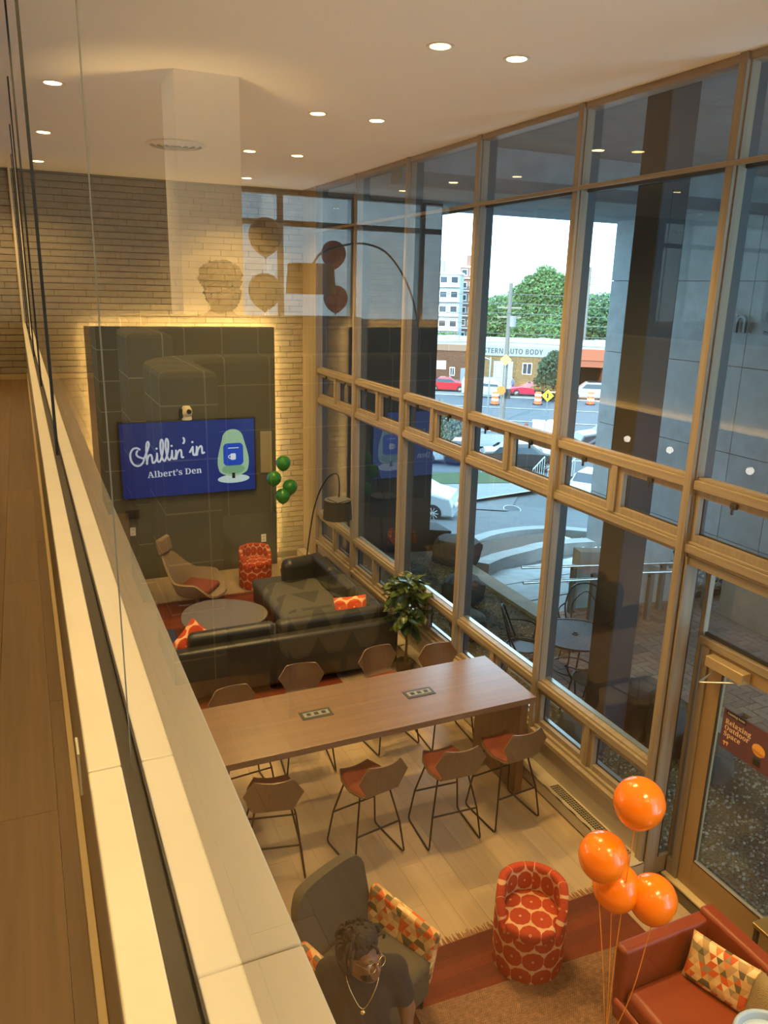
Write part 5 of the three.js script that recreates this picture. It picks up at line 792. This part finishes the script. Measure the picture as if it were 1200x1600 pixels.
// brick garage across the street
const paintSign = canvasTex(1024, 128, (c, w, h) => { c.fillStyle = '#c3ccd2'; c.fillRect(0, 0, w, h); c.fillStyle = '#59646e'; c.font = 'bold 92px sans-serif'; c.fillText('WESTERN AUTO BODY', 10, 97, 690); });
const farBrick = tex(256, 256, (u, v) => { const r = Math.floor(v * 16), x = (u * 6 + (r & 1) * 0.5) % 1, y = (v * 16) % 1, j = x < 0.05 || y < 0.14; const k = 0.8 + 0.25 * fbm(u * 9, v * 9, 2, 3) + 0.1 * noise.noise(Math.floor(u * 6 + (r & 1) * 0.5) * 3.3, r * 5.1, 1); return j ? [0.55, 0.5, 0.42] : [k, k * 0.98, k * 0.95]; }, 0.7);
{
  const g = thing('garage_building', 'long brick auto body garage with a painted sign across the street', 'building', put(86, 0), -AZ);
  const brown = S({ color: lin(0.19, 0.095, 0.055), map: farBrick, roughness: 0.9 }), tan = S({ color: lin(0.30, 0.205, 0.10), map: farBrick, roughness: 0.9 }), red = S({ color: lin(0.26, 0.075, 0.04), roughness: 0.8 }), W2 = S({ color: lin(0.29, 0.30, 0.31), roughness: 0.7 });
  mesh('wall', box(-24, -4.2, 0, 3.9, -12, 0), brown, g); mesh('wall', box(-4.2, 6.2, 0, 3.9, -12, 0.05), tan, g); mesh('wall', [box(6.2, 6.9, 0, 3.9, -12, 0), box(9.3, 26, 0, 3.9, -12, 0), box(6.9, 9.3, 2.7, 3.9, -12, 0)], red, g);
  mesh('parapet', box(-24, 26, 4.55, 4.85, -12, 0.12), W2, g); mesh('fascia', box(-24, -4.4, 3.9, 4.55, -0.3, 0.1), S({ color: lin(0.22, 0.135, 0.09), roughness: 0.8 }), g); mesh('fascia', box(6.4, 26, 3.4, 4.55, -0.3, 0.14), S({ color: lin(0.29, 0.085, 0.045), roughness: 0.8 }), g);
  const sg = box(-4.4, 6.4, 3.55, 4.6, 0, 0.16); { const p = sg.attributes.position, uv = sg.attributes.uv; for (let i = 0; i < p.count; i++) uv.setXY(i, (p.getX(i) + 4.4) / 10.8, (p.getY(i) - 3.55) / 1.05); } mesh('sign_board', sg, S({ map: paintSign, color: lin(0.42, 0.42, 0.42), roughness: 0.8 }), g);
  mesh('garage_door', box(-2.1, -0.05, 0.0, 3.0, 0.05, 0.12), W2, g); for (let i = 1; i < 5; i++) mesh('door_groove', box(-2.05, -0.1, i * 0.6, i * 0.6 + 0.03, 0.12, 0.13), mat.steel, g);
  for (const [x, y, w, h] of [[1.45, 2.3, 1.0, 1.2], [-6.5, 1.7, 0.55, 0.9], [-9.5, 1.7, 0.8, 0.9], [4.4, 2.3, 0.9, 1.1]]) { const f = mesh('window', box(x - w / 2, x + w / 2, y - h / 2, y + h / 2, 0, 0.09), mat.white, g); mesh('pane', [box(x - w / 2 + 0.07, x - 0.03, y - h / 2 + 0.07, y + h / 2 - 0.07, 0.09, 0.1), box(x + 0.03, x + w / 2 - 0.07, y - h / 2 + 0.07, y + h / 2 - 0.07, 0.09, 0.1)], outM.glass, f); }
  mesh('side_door', box(-5.6, -4.7, 0, 2.1, 0, 0.06), S({ color: lin(0.16, 0.2, 0.25) }), g); mesh('white_notice', box(-8.2, -7.2, 1.9, 2.8, 0, 0.06), mat.white, g);
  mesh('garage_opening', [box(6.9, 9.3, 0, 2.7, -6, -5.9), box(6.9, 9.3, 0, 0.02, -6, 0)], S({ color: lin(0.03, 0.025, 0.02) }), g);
  for (const [x, s2] of [[-7.5, 1.4], [-5.2, 1.1], [2.5, 1.2], [5.5, 1.0], [8.4, 1.1]]) mesh('roof_unit', box(x, x + s2, 4.85, 5.4, -3, -2), W2, g);
}
function block(label, s, t, w, h, base, col, rows, cols) { const g = thing('apartment_building', label, 'building', put(s, t, base), -AZ), m = S({ color: lin(...col), roughness: 0.85 }); mesh('wall', box(-w / 2, w / 2, 0, h, -10, 0), m, g); mesh('roof_edge', box(-w / 2 - 0.2, w / 2 + 0.2, h, h + 0.35, -10, 0.2), mat.white, g); mesh('stair_tower', box(-w * 0.28, -w * 0.05, h, h + 2.4, -6, -1), m, g); for (let j = 0; j < rows; j++) { mesh('balcony_slab', box(-w / 2, w / 2, (j + 0.12) * h / rows, (j + 0.2) * h / rows, -0.1, 0.5), mat.white, g); for (let i = 0; i < cols; i++) { const x = -w / 2 + (i + 0.5) * w / cols, y = (j + 0.62) * h / rows, f = mesh('window', box(x - w / cols * 0.36, x + w / cols * 0.36, y - h / rows * 0.26, y + h / rows * 0.26, -0.1, 0.05), mat.white, g); mesh('pane', box(x - w / cols * 0.3, x + w / cols * 0.3, y - h / rows * 0.2, y + h / rows * 0.2, 0.05, 0.08), outM.glass, f); } } }
block('white apartment block with bands of windows at the left', 150, -13.6, 6.0, 13.0, 0.0, [0.27, 0.28, 0.28], 5, 3); block('pinkish brick apartment block right of the white one', 165, -9.2, 5.0, 14.6, 0, [0.22, 0.125, 0.105], 6, 3);
{ const wires = []; for (const [y, d] of [[9.6, 0], [8.9, 0.2], [8.2, -0.2], [7.5, 0.1], [6.7, -0.1], [6.0, 0.2]]) { const A = put(62 + d, -34), B = put(62.2 + d, -0.6), C2 = put(64 + d, 36); const c = (p, q, sag) => tube([[p[0], G(62) + y, p[2]], [(p[0] + q[0]) / 2, G(62) + y - sag, (p[2] + q[2]) / 2], [q[0], G(62) + y, q[2]]], 0.022, 16, 4); wires.push([c(A, B, 0.3), c(B, C2, 0.3)]); } wires.forEach((w, i) => solo('power_line', w, S({ color: lin(0.12, 0.13, 0.13) }), ['topmost', 'second highest', 'third highest', 'fourth highest', 'fifth highest', 'lowest'][i] + ' thin overhead wire crossing in front of the trees', 'wire')); }
// ================= PEOPLE =================
function hand(w, dir, side, up) { // palm and five separate fingers hanging from a wrist along dir
  const D = V3(...dir).normalize(), U = V3(...up).normalize(), X = V3().crossVectors(D, U).normalize().multiplyScalar(side), o = V3(...w), pt = (x, y, z) => { const v = o.clone().addScaledVector(X, x).addScaledVector(D, y).addScaledVector(U, z); return [v.x, v.y, v.z]; };
  const f = []; for (let i = 0; i < 4; i++) { const x = -0.03 + i * 0.02, L = [0.062, 0.075, 0.07, 0.054][i], a = pt(x * 1.05, 0.085, 0), b = pt(x * 1.15, 0.085 + L * 0.5, 0.012), c = pt(x * 1.1, 0.085 + L * 0.85, 0.035); f.push(capsule(pt(x * 0.7, 0.03, 0), a, 0.011, 0.0095), capsule(a, b, 0.0092, 0.0085), capsule(b, c, 0.0085, 0.007)); }
  const t1 = pt(-0.04, 0.035, 0.012), t2 = pt(-0.058, 0.07, 0.024), t3 = pt(-0.055, 0.098, 0.034); f.push(capsule(pt(-0.015, 0.015, 0.004), t1, 0.015, 0.012), capsule(t1, t2, 0.0115, 0.01), capsule(t2, t3, 0.01, 0.008));
  return surfaceNets(blend(f, 0.008), [0, 1, 2].map((k) => o.getComponent(k) - 0.2), [0, 1, 2].map((k) => o.getComponent(k) + 0.2), 0.0045);
}
function headGeo(c, jaw) {
  const [x, y, z] = c, e = (dx, dy, dz, r) => ball([x + dx, y + dy, z + dz], r);
  const solid = [e(0, 0.035, -0.012, [0.074, 0.088, 0.092]), e(0, -0.035, 0.022, [0.058 * jaw, 0.072, 0.066]), e(0, -0.082, 0.046, [0.028, 0.022, 0.03]), capsule([x, y - 0.02, z - 0.02], [x, y - 0.07, z - 0.03], 0.052, 0.05)];
  const face = [capsule([x, y + 0.008, z + 0.088], [x, y - 0.03, z + 0.103], 0.008, 0.013), e(-0.013, -0.034, 0.092, [0.011, 0.009, 0.012]), e(0.013, -0.034, 0.092, [0.011, 0.009, 0.012]), e(-0.03, 0.024, 0.072, [0.026, 0.011, 0.02]), e(0.03, 0.024, 0.072, [0.026, 0.011, 0.02]), e(-0.042, -0.02, 0.058, [0.022, 0.018, 0.02]), e(0.042, -0.02, 0.058, [0.022, 0.018, 0.02]), capsule([x - 0.02, y - 0.055, z + 0.082], [x + 0.02, y - 0.055, z + 0.082], 0.006, 0.006), capsule([x - 0.017, y - 0.064, z + 0.081], [x + 0.017, y - 0.064, z + 0.081], 0.0065, 0.0065), e(-0.078, 0, -0.012, [0.012, 0.03, 0.02]), e(0.078, 0, -0.012, [0.012, 0.03, 0.02])];
  const base = blend(solid, 0.05), det = blend(face, 0.006), s1 = ball([x - 0.031, y + 0.004, z + 0.09], [0.017, 0.011, 0.016]), s2 = ball([x + 0.031, y + 0.004, z + 0.09], [0.017, 0.011, 0.016]);
  const f = (a, b, d) => { const p = base(a, b, d), q = det(a, b, d), k = 0.014, h = Math.max(k - Math.abs(p - q), 0) / k; let v = Math.min(p, q) - h * h * k * 0.25; const sc = Math.min(s1(a, b, d), s2(a, b, d)); const h2 = Math.max(0.01 - Math.abs(v + sc), 0) / 0.01; return Math.max(v, -sc) + h2 * h2 * 0.0025; };
  return surfaceNets(f, [x - 0.12, y - 0.2, z - 0.14], [x + 0.12, y + 0.15, z + 0.15], 0.004);
}
function person(label, pos, turn, scale, o) {
  const g = thing('person', label, 'person', pos, turn); g.scale.setScalar(scale);
  const skin = P({ color: lin(...o.skin), roughness: 0.5, sheen: 0.1 }), J = o.j, H = J.head;
  const limbs = [capsule(J.neck, [H[0], H[1] - 0.05, H[2] - 0.025], 0.058, 0.05), capsule(J.shR, J.neck, 0.05, 0.06), capsule(J.shL, J.neck, 0.05, 0.06), ball([0, J.neck[1] - 0.16, J.neck[2] - 0.01], [0.16, 0.19, 0.105]), ball([0, (J.hipR[1] + J.neck[1]) / 2 - 0.05, (J.hipR[2] + J.neck[2]) / 2], [0.135, 0.2, 0.10]), ball([0, J.hipR[1] + 0.02, J.hipR[2]], [0.16, 0.12, 0.12])];
  for (const s of ['R', 'L']) limbs.push(capsule(J['sh' + s], J['el' + s], 0.052, 0.04), capsule(J['el' + s], J['wr' + s], 0.039, 0.026), capsule(J['hip' + s], J['kn' + s], 0.085, 0.056), capsule(J['kn' + s], J['an' + s], 0.056, 0.036));
  const all = Object.values(J), lo = [0, 1, 2].map((k) => Math.min(...all.map((p) => p[k])) - 0.22), hi = [0, 1, 2].map((k) => Math.max(...all.map((p) => p[k])) + 0.22);
  const body = surfaceNets(blend(limbs, 0.04), lo, [hi[0], J.neck[1] + 0.12, hi[2]], 0.012);
  const at0 = (gm) => gm.applyMatrix4(new THREE.Matrix4().makeTranslation(...H).multiply(new THREE.Matrix4().makeRotationFromEuler(new THREE.Euler(o.nod ?? 0, o.look ?? 0, o.tilt ?? 0, 'YXZ'))));
  const parts = [body, at0(headGeo([0, 0, 0], o.jaw ?? 1))];
  for (const s of ['R', 'L']) { const w = J['wr' + s], e = J['el' + s], d = [w[0] - e[0], w[1] - e[1], w[2] - e[2]]; parts.push(hand(w, d, s === 'R' ? -1 : 1, o.palm ?? [0, 0, 1])); }
  mesh('body', merge(parts), skin, g);
  const eyeW = S({ color: lin(0.75, 0.7, 0.65), roughness: 0.2 }), eyeD = S({ color: lin(0.01, 0.008, 0.006), roughness: 0.1 });
  for (const s of [-1, 1]) { const ey = mesh('eye', at0(at(new THREE.SphereGeometry(0.0115, 16, 12), s * 0.031, 0.002, 0.0655)), eyeW, g); mesh('iris', at0(at(new THREE.SphereGeometry(0.006, 12, 8), s * 0.031, 0.0, 0.0725)), eyeD, ey); mesh('eyebrow', at0(tube([[s * 0.014, 0.026, 0.088], [s * 0.034, 0.032, 0.085], [s * 0.052, 0.025, 0.07]], 0.0042, 12, 6)), o.hairM, g); }
  mesh('lips', at0(merge([tube([[-0.022, -0.057, 0.079], [-0.008, -0.053, 0.0885], [0, -0.0545, 0.0895], [0.008, -0.053, 0.0885], [0.022, -0.057, 0.079]], 0.0042, 16, 6), tube([[-0.02, -0.059, 0.079], [0, -0.066, 0.088], [0.02, -0.059, 0.079]], 0.005, 16, 6)])), S({ color: lin(o.skin[0] * 0.95, o.skin[1] * 0.6, o.skin[2] * 0.6), roughness: 0.45 }), g);
  // clothes
  const top = [ball([0, J.neck[1] - 0.17, J.neck[2] - 0.012], [0.178, 0.2, 0.122]), ball([0, (J.hipR[1] + J.neck[1]) / 2 - 0.05, (J.hipR[2] + J.neck[2]) / 2], [0.158, 0.22, 0.122]), ball([0, J.hipR[1] + 0.08, J.hipR[2]], [0.168, 0.10, 0.135])];
  const nk = J.neck, open = o.tank ? ball([nk[0], nk[1] + 0.0, nk[2] + 0.05], [0.095, 0.16, 0.12]) : ball([nk[0], nk[1] + 0.035, nk[2] + 0.015], [0.072, 0.055, 0.075]);
  for (const s of ['R', 'L']) { const a = J['sh' + s], b = J['el' + s]; if (o.tank) top.push(capsule([a[0] * 0.62, a[1] + 0.03, a[2]], [a[0] * 0.6, a[1] - 0.14, a[2] + 0.06], 0.03, 0.05)); else { top.push(capsule(a, nk, 0.063, 0.068)); const m = a.map((x, i) => x + (b[i] - x) * 0.62); top.push(capsule(a, m, 0.066, 0.07)); } }
  const tf = blend(top, 0.035); mesh('shirt', surfaceNets((x, y, z) => Math.max(tf(x, y, z), -open(x, y, z), J.hipR[1] - 0.02 - y), lo, [hi[0], nk[1] + 0.14, hi[2]], 0.011), S({ color: lin(...o.shirt), roughness: 0.92 }), g);
  const leg = [ball([0, J.hipR[1] + 0.01, J.hipR[2]], [0.166, 0.11, 0.13])]; for (const s of ['R', 'L']) leg.push(capsule(J['hip' + s], J['kn' + s], 0.095, 0.07), capsule(J['kn' + s], J['an' + s], 0.07, 0.055));
  mesh('trousers', surfaceNets(blend(leg, 0.03), lo, [hi[0], J.hipR[1] + 0.2, hi[2]], 0.014), S({ color: lin(...o.trousers), roughness: 0.9 }), g);
  for (const s of ['R', 'L']) { const a = J['an' + s]; mesh('shoe', surfaceNets(blend([capsule([a[0], a[1] - 0.04, a[2] - 0.03], [a[0], a[1] - 0.045, a[2] + 0.15], 0.042, 0.036), capsule([a[0], a[1], a[2]], [a[0], a[1] - 0.03, a[2] + 0.02], 0.045, 0.045)], 0.03), [a[0] - 0.1, a[1] - 0.12, a[2] - 0.12], [a[0] + 0.1, a[1] + 0.1, a[2] + 0.24], 0.01), S({ color: lin(0.1, 0.1, 0.1), roughness: 0.6 }), g); }
  o.extra?.(g, at0);
  return g;
}
const darkHair = S({ color: lin(0.013, 0.010, 0.008), roughness: 0.75 });
person('man in a black T-shirt with short dreadlocks, round glasses and a thin chain, looking down', [1.13, 0, -2.755], -0.345, 0.9, {
  skin: [0.15, 0.068, 0.034], shirt: [0.014, 0.014, 0.014], trousers: [0.03, 0.032, 0.04], hairM: darkHair, nod: -0.14, look: 0.74, tilt: -0.05,
  j: { head: [0, 1.60, 0.09], neck: [0, 1.45, -0.005], shR: [-0.175, 1.395, -0.02], shL: [0.175, 1.395, -0.02], elR: [-0.25, 1.12, -0.03], elL: [0.25, 1.12, -0.03], wrR: [-0.25, 0.89, 0.09], wrL: [0.25, 0.89, 0.09], hipR: [-0.09, 0.93, 0], hipL: [0.09, 0.93, 0], knR: [-0.1, 0.5, 0.02], knL: [0.1, 0.5, 0.02], anR: [-0.1, 0.09, -0.02], anL: [0.1, 0.09, -0.02] },
  extra(g, at0) {
    const cap = [ball([0, 0.065, -0.03], [0.094, 0.088, 0.10]), ball([0, 0.02, -0.07], [0.088, 0.10, 0.075]), ball([0, 0.12, 0.0], [0.07, 0.045, 0.07])];
    const face = ball([0, -0.02, 0.09], [0.066, 0.085, 0.075]), cf2 = blend(cap, 0.03);
    const hair = mesh('hair', at0(surfaceNets((x, y, z) => Math.max(cf2(x, y, z) + 0.006 * noise.noise(x * 70, y * 70, z * 70), -face(x, y, z)), [-0.14, -0.12, -0.18], [0.14, 0.2, 0.12], 0.005)), darkHair, g);
    const locs = []; let q = 11; const R = () => (q = (q * 16807) % 2147483647) / 2147483647;
    for (let i = 0; i < 74; i++) { const a = R() * 6.283, c = 0.15 + R() * 0.85, w = Math.sqrt(1 - c * c), d = [Math.sin(a) * w, c, Math.cos(a) * w]; const p0 = [d[0] * 0.085, 0.05 + d[1] * 0.09, -0.03 + d[2] * 0.09], L = 0.045 + R() * 0.05, o = [p0[0] + d[0] * 0.03, p0[1] + d[1] * 0.03 + 0.008, p0[2] + d[2] * 0.03], e = [o[0] + d[0] * 0.02 + (R() - 0.5) * 0.03, o[1] - L, o[2] + d[2] * 0.02 + (R() - 0.5) * 0.03]; if (p0[2] > 0.012 && Math.abs(p0[0]) < 0.075 && R() < 0.8) continue; if (e[2] > 0.04) e[1] = o[1] - 0.03; locs.push(tube([p0, o, [(o[0] + e[0]) / 2 + d[0] * 0.014, (o[1] + e[1]) / 2 + 0.01, (o[2] + e[2]) / 2 + d[2] * 0.014], e], 0.0085, 10, 6)); }
    mesh('lock', at0(merge(locs)), darkHair, hair).userData.kind = 'stuff';
    const gold = S({ color: lin(0.8, 0.62, 0.3), roughness: 0.25, metalness: 1 });
    const gl = mesh('glasses', at0(merge([at(new THREE.TorusGeometry(0.026, 0.0022, 8, 32), -0.033, 0.0, 0.098), at(new THREE.TorusGeometry(0.026, 0.0022, 8, 32), 0.033, 0.0, 0.098), tube([[-0.008, 0.004, 0.099], [0, 0.008, 0.103], [0.008, 0.004, 0.099]], 0.002, 8, 6), rod([-0.059, 0.004, 0.096], [-0.08, 0.012, -0.015], 0.002), rod([0.059, 0.004, 0.096], [0.08, 0.012, -0.015], 0.002)])), gold, g);
    for (const s of [-1, 1]) mesh('lens', at0(at(new THREE.CircleGeometry(0.0255, 24), s * 0.033, 0, 0.0985)), pane(0.97, 0.97, 0.95, 1.5), gl);
    mesh('beard', at0(surfaceNets((x, y, z) => { const b = ball([0, -0.062, 0.035], [0.061, 0.05, 0.062])(x, y, z) + 0.003 * noise.noise(x * 120, y * 120, z * 120); return Math.max(b, -ball([0, -0.04, 0.09], [0.034, 0.042, 0.03])(x, y, z), y + 0.022 - Math.abs(x) * 0.4); }, [-0.08, -0.13, -0.04], [0.08, 0, 0.12], 0.004)), darkHair, g);
    const nk = mesh('necklace', new THREE.TubeGeometry(new THREE.CatmullRomCurve3([[-0.07, 1.475, -0.03], [-0.085, 1.44, 0.055], [-0.05, 1.37, 0.115], [0.0, 1.30, 0.128], [0.05, 1.37, 0.115], [0.085, 1.44, 0.055], [0.07, 1.475, -0.03]].map((p) => V3(...p))), 50, 0.0028, 6), gold, g);
    mesh('pendant', at(new THREE.OctahedronGeometry(0.016, 1), 0, 1.285, 0.133), gold, nk);
  },
});
const curlM = S({ color: lin(0.02, 0.013, 0.009), roughness: 0.8 });
person('woman with short curly hair in a pale tank top, mirrored in the gallery glass', [-0.98, MEZ, -4.62], 0.35, 0.95, {
  skin: [0.26, 0.12, 0.065], shirt: [0.62, 0.55, 0.42], trousers: [0.05, 0.06, 0.1], hairM: curlM, nod: 0.12, look: 0.15, tank: true, jaw: 0.92,
  j: { head: [0, 1.36, 0.04], neck: [0, 1.20, 0], shR: [-0.17, 1.15, 0], shL: [0.17, 1.15, 0], elR: [-0.22, 0.9, 0.04], elL: [0.22, 0.9, 0.04], wrR: [-0.13, 0.76, 0.24], wrL: [0.13, 0.76, 0.24], hipR: [-0.09, 0.66, 0], hipL: [0.09, 0.66, 0], knR: [-0.1, 0.64, 0.42], knL: [0.1, 0.64, 0.42], anR: [-0.1, 0.2, 0.44], anL: [0.1, 0.2, 0.44] },
  extra(g, at0) { const c = ball([0, 0.085, -0.03], [0.125, 0.095, 0.125]), d = ball([0, 0.0, -0.06], [0.11, 0.12, 0.09]), f = ball([0, -0.03, 0.10], [0.068, 0.09, 0.09]); mesh('hair', at0(surfaceNets((x, y, z) => Math.max(Math.min(c(x, y, z), d(x, y, z)) + 0.016 * noise.noise(x * 34, y * 34, z * 34) + 0.007 * noise.noise(x * 80, y * 80, z * 80), -f(x, y, z)), [-0.18, -0.18, -0.2], [0.18, 0.24, 0.16], 0.006)), curlM, g); },
});
// person on the far pavement
person('distant pedestrian in blue walking past the garage', [...put(82.3, 0.05)], -AZ - 1.2, 0.95, {
  skin: [0.3, 0.18, 0.12], shirt: [0.10, 0.14, 0.26], trousers: [0.04, 0.06, 0.13], hairM: darkHair,
  j: { head: [0, 1.62, 0.03], neck: [0, 1.46, 0], shR: [-0.18, 1.42, 0], shL: [0.18, 1.42, 0], elR: [-0.23, 1.15, 0.1], elL: [0.23, 1.15, -0.1], wrR: [-0.2, 0.95, 0.24], wrL: [0.2, 0.92, -0.08], hipR: [-0.09, 0.93, 0], hipL: [0.09, 0.93, 0], knR: [-0.1, 0.52, -0.08], knL: [0.1, 0.52, 0.22], anR: [-0.1, 0.13, -0.34], anL: [0.1, 0.09, 0.26] },
  extra(g, at0) { mesh('hair', at0(at(new THREE.SphereGeometry(0.1, 16, 10, 0, 7, 0, 1.7), 0, 0.05, -0.03)), darkHair, g); },
});

// ================= UPSTAIRS LOUNGE (seen mirrored in the gallery glass) =================
struct('lounge_pillar', box(-1.47, -1.02, MEZ, CEIL, -6.5, -6.0), S({ color: lin(0.85, 0.78, 0.64), roughness: 0.8 }));
{ const t = thing('floor_uplight', 'floor uplight washing the pale pillar of the upstairs lounge', 'light', [-1.25, MEZ, -5.78]); mesh('housing', lathe([[0.05, 0], [0.055, 0.12], [0.045, 0.12], [0.04, 0.09], [0, 0.09]], 24), mat.black, t); mesh('lens', cyl(0.04, 0.04, 0.004, 20).translate(0, 0.095, 0), glow(...WARM, 12), t); const l = new THREE.SpotLight(lin(...WARM), 26 * LAMP, 0, 0.45, 0.9, 2); l.position.set(0, 0.13, 0); l.target.position.set(0, 1.6, -0.35); l.castShadow = true; l.shadow.radius = 2; t.add(l, l.target); }
{ // end window of the lounge
  const w = structure('window_11'); const Z = -12.2;
  for (const x of [-2.93, -3.62, -4.82, -6.02, -6.55]) struct('mullion', box(x - 0.05, x + 0.05, 3.87, 5.8, Z - 0.06, Z + 0.1), mat.frame, w);
  for (const [y0, y1] of [[3.84, 3.92], [5.28, 5.36], [5.72, 5.8]]) struct('rail', box(-6.55, -2.9, y0, y1, Z - 0.06, Z + 0.1), mat.frameX, w);
  for (const [a, b] of [[-3.57, -2.98], [-4.77, -3.67], [-5.97, -4.87], [-6.5, -6.07]]) for (const [c, d] of [[3.92, 5.28], [5.36, 5.72]]) { const g = new THREE.PlaneGeometry(b - a, d - c); g.translate((a + b) / 2, (c + d) / 2, Z); struct('pane', g, mat.glass, w); }
}
struct('neighbour_wall', box(-16, -3.6, -1, 9, -21, -20), S({ color: lin(0.34, 0.34, 0.33), map: concreteT, roughness: 0.9 }));
{
  const gt = canvasTex(512, 512, (c, w, h) => { c.fillStyle = '#4b4a3c'; c.fillRect(0, 0, w, h); for (let i = 0; i < 1400; i++) { c.fillStyle = i & 1 ? '#4f4e40' : '#474638'; c.fillRect(rnd() * w, rnd() * h, 3, 3); } c.strokeStyle = '#8a8670'; c.lineWidth = 4; for (let i = 0; i < 3; i++) { c.strokeRect(-20, 85 + i * 171, w + 40, 1); c.strokeRect(85 + i * 171, -20, 1, h + 40); } }, [1.9, 1.9]);
  const bm = S({ map: gt, roughness: 0.95 });
  const booth = (z, top, label) => {
    const t = thing('booth_seat', label, 'booth', [0, MEZ, z]);
    const s = new THREE.Shape(); s.moveTo(-2.1, 0); s.lineTo(-0.62, 0); s.absarc(-0.62, -0.3, 0.3, Math.PI / 2, 0, true); s.lineTo(-0.32, -0.62); s.lineTo(-0.46, -0.62); s.lineTo(-0.46, -0.3); s.absarc(-0.62, -0.3, 0.16, 0, Math.PI / 2, false); s.lineTo(-2.1, -0.14); s.lineTo(-2.1, 0);
    const g = extrude(s, top, 0.02, 2); g.rotateX(-Math.PI / 2); mesh('high_back', metres(g), bm, t);
    mesh('seat', rb(-2.05, -0.5, 0.1, 0.46, 0.16, 0.66, 0.04, 3), S({ color: lin(0.07, 0.07, 0.055), roughness: 0.9 }), t);
  };
  booth(-3.15, 1.05, 'nearest grid-stitched high-back booth of the upstairs lounge'); booth(-3.95, 1.12, 'second grid-stitched high-back booth of the upstairs lounge'); booth(-5.4, 1.12, 'third grid-stitched high-back booth of the upstairs lounge');
}
{
  const t = thing('patterned_bench', 'bench with a grey and green triangle print in the upstairs lounge', 'bench', [-0.74, MEZ, -2.27]); const pt = canvasTex(256, 256, (c, w, h) => { c.fillStyle = '#8d876c'; c.fillRect(0, 0, w, h); for (let j = 0; j < 4; j++) for (let i = 0; i < 4; i++) { c.fillStyle = (i + j) & 1 ? '#39402f' : '#4a4632'; c.beginPath(); c.moveTo(i * 64 + 4, j * 64 + 60); c.lineTo(i * 64 + 60, j * 64 + 60); c.lineTo(i * 64 + 32, j * 64 + 6); c.fill(); } }, [2.2, 2.2]);
  mesh('seat', rb(-0.17, 0.16, 0.2, 0.38, -0.15, 0.13, 0.04, 4), S({ map: pt, roughness: 0.9 }), t); for (const [x, z] of [[-0.13, -0.11], [0.13, -0.11], [-0.13, 0.1], [0.13, 0.1]]) mesh('leg', cyl(0.012, 0.015, 0.2, 10).translate(x, 0.1, z), mat.blackMetal, t);
}
arcLamp('arc_lamp', 'arc floor lamp with a beige drum shade in the upstairs lounge', [-4.0, MEZ, -8], [[-4.0, MEZ, -8], [-3.98, 3.7, -8], [-3.87, 4.28, -8], [-3.7, 4.6, -8], [-3.5, 4.79, -8], [-3.25, 4.85, -8], [-3.0, 4.81, -8], [-2.78, 4.72, -8], [-2.7, 4.6, -8]], [-2.69, 4.33, -8], 0.26, 0.30, S({ color: lin(0.5, 0.36, 0.18), roughness: 0.9, side: 2 }), mat.white);
balloons([[-1.93, 4.82, -7.0, 0, 0], [-1.93, 4.36, -7.05, 0, 0]], 0.15, rubber(0.02, 0.025, 0.06), [-1.93, MEZ + 0.05, -7.0], ['upper dark blue balloon of the upstairs lounge', 'lower dark blue balloon of the upstairs lounge'], 'upstairs blue balloons', mat.white);
balloons([[-3.35, 4.78, -9.1, 0, 0], [-3.4, 4.28, -9.15, 0, 0]], 0.15, rubber(0.6, 0.10, 0.02), [-3.35, MEZ + 0.05, -9.1], ['upper orange balloon of the upstairs lounge', 'lower orange balloon of the upstairs lounge'], 'upstairs orange balloons', mat.white);
renderer.render(scene, camera);
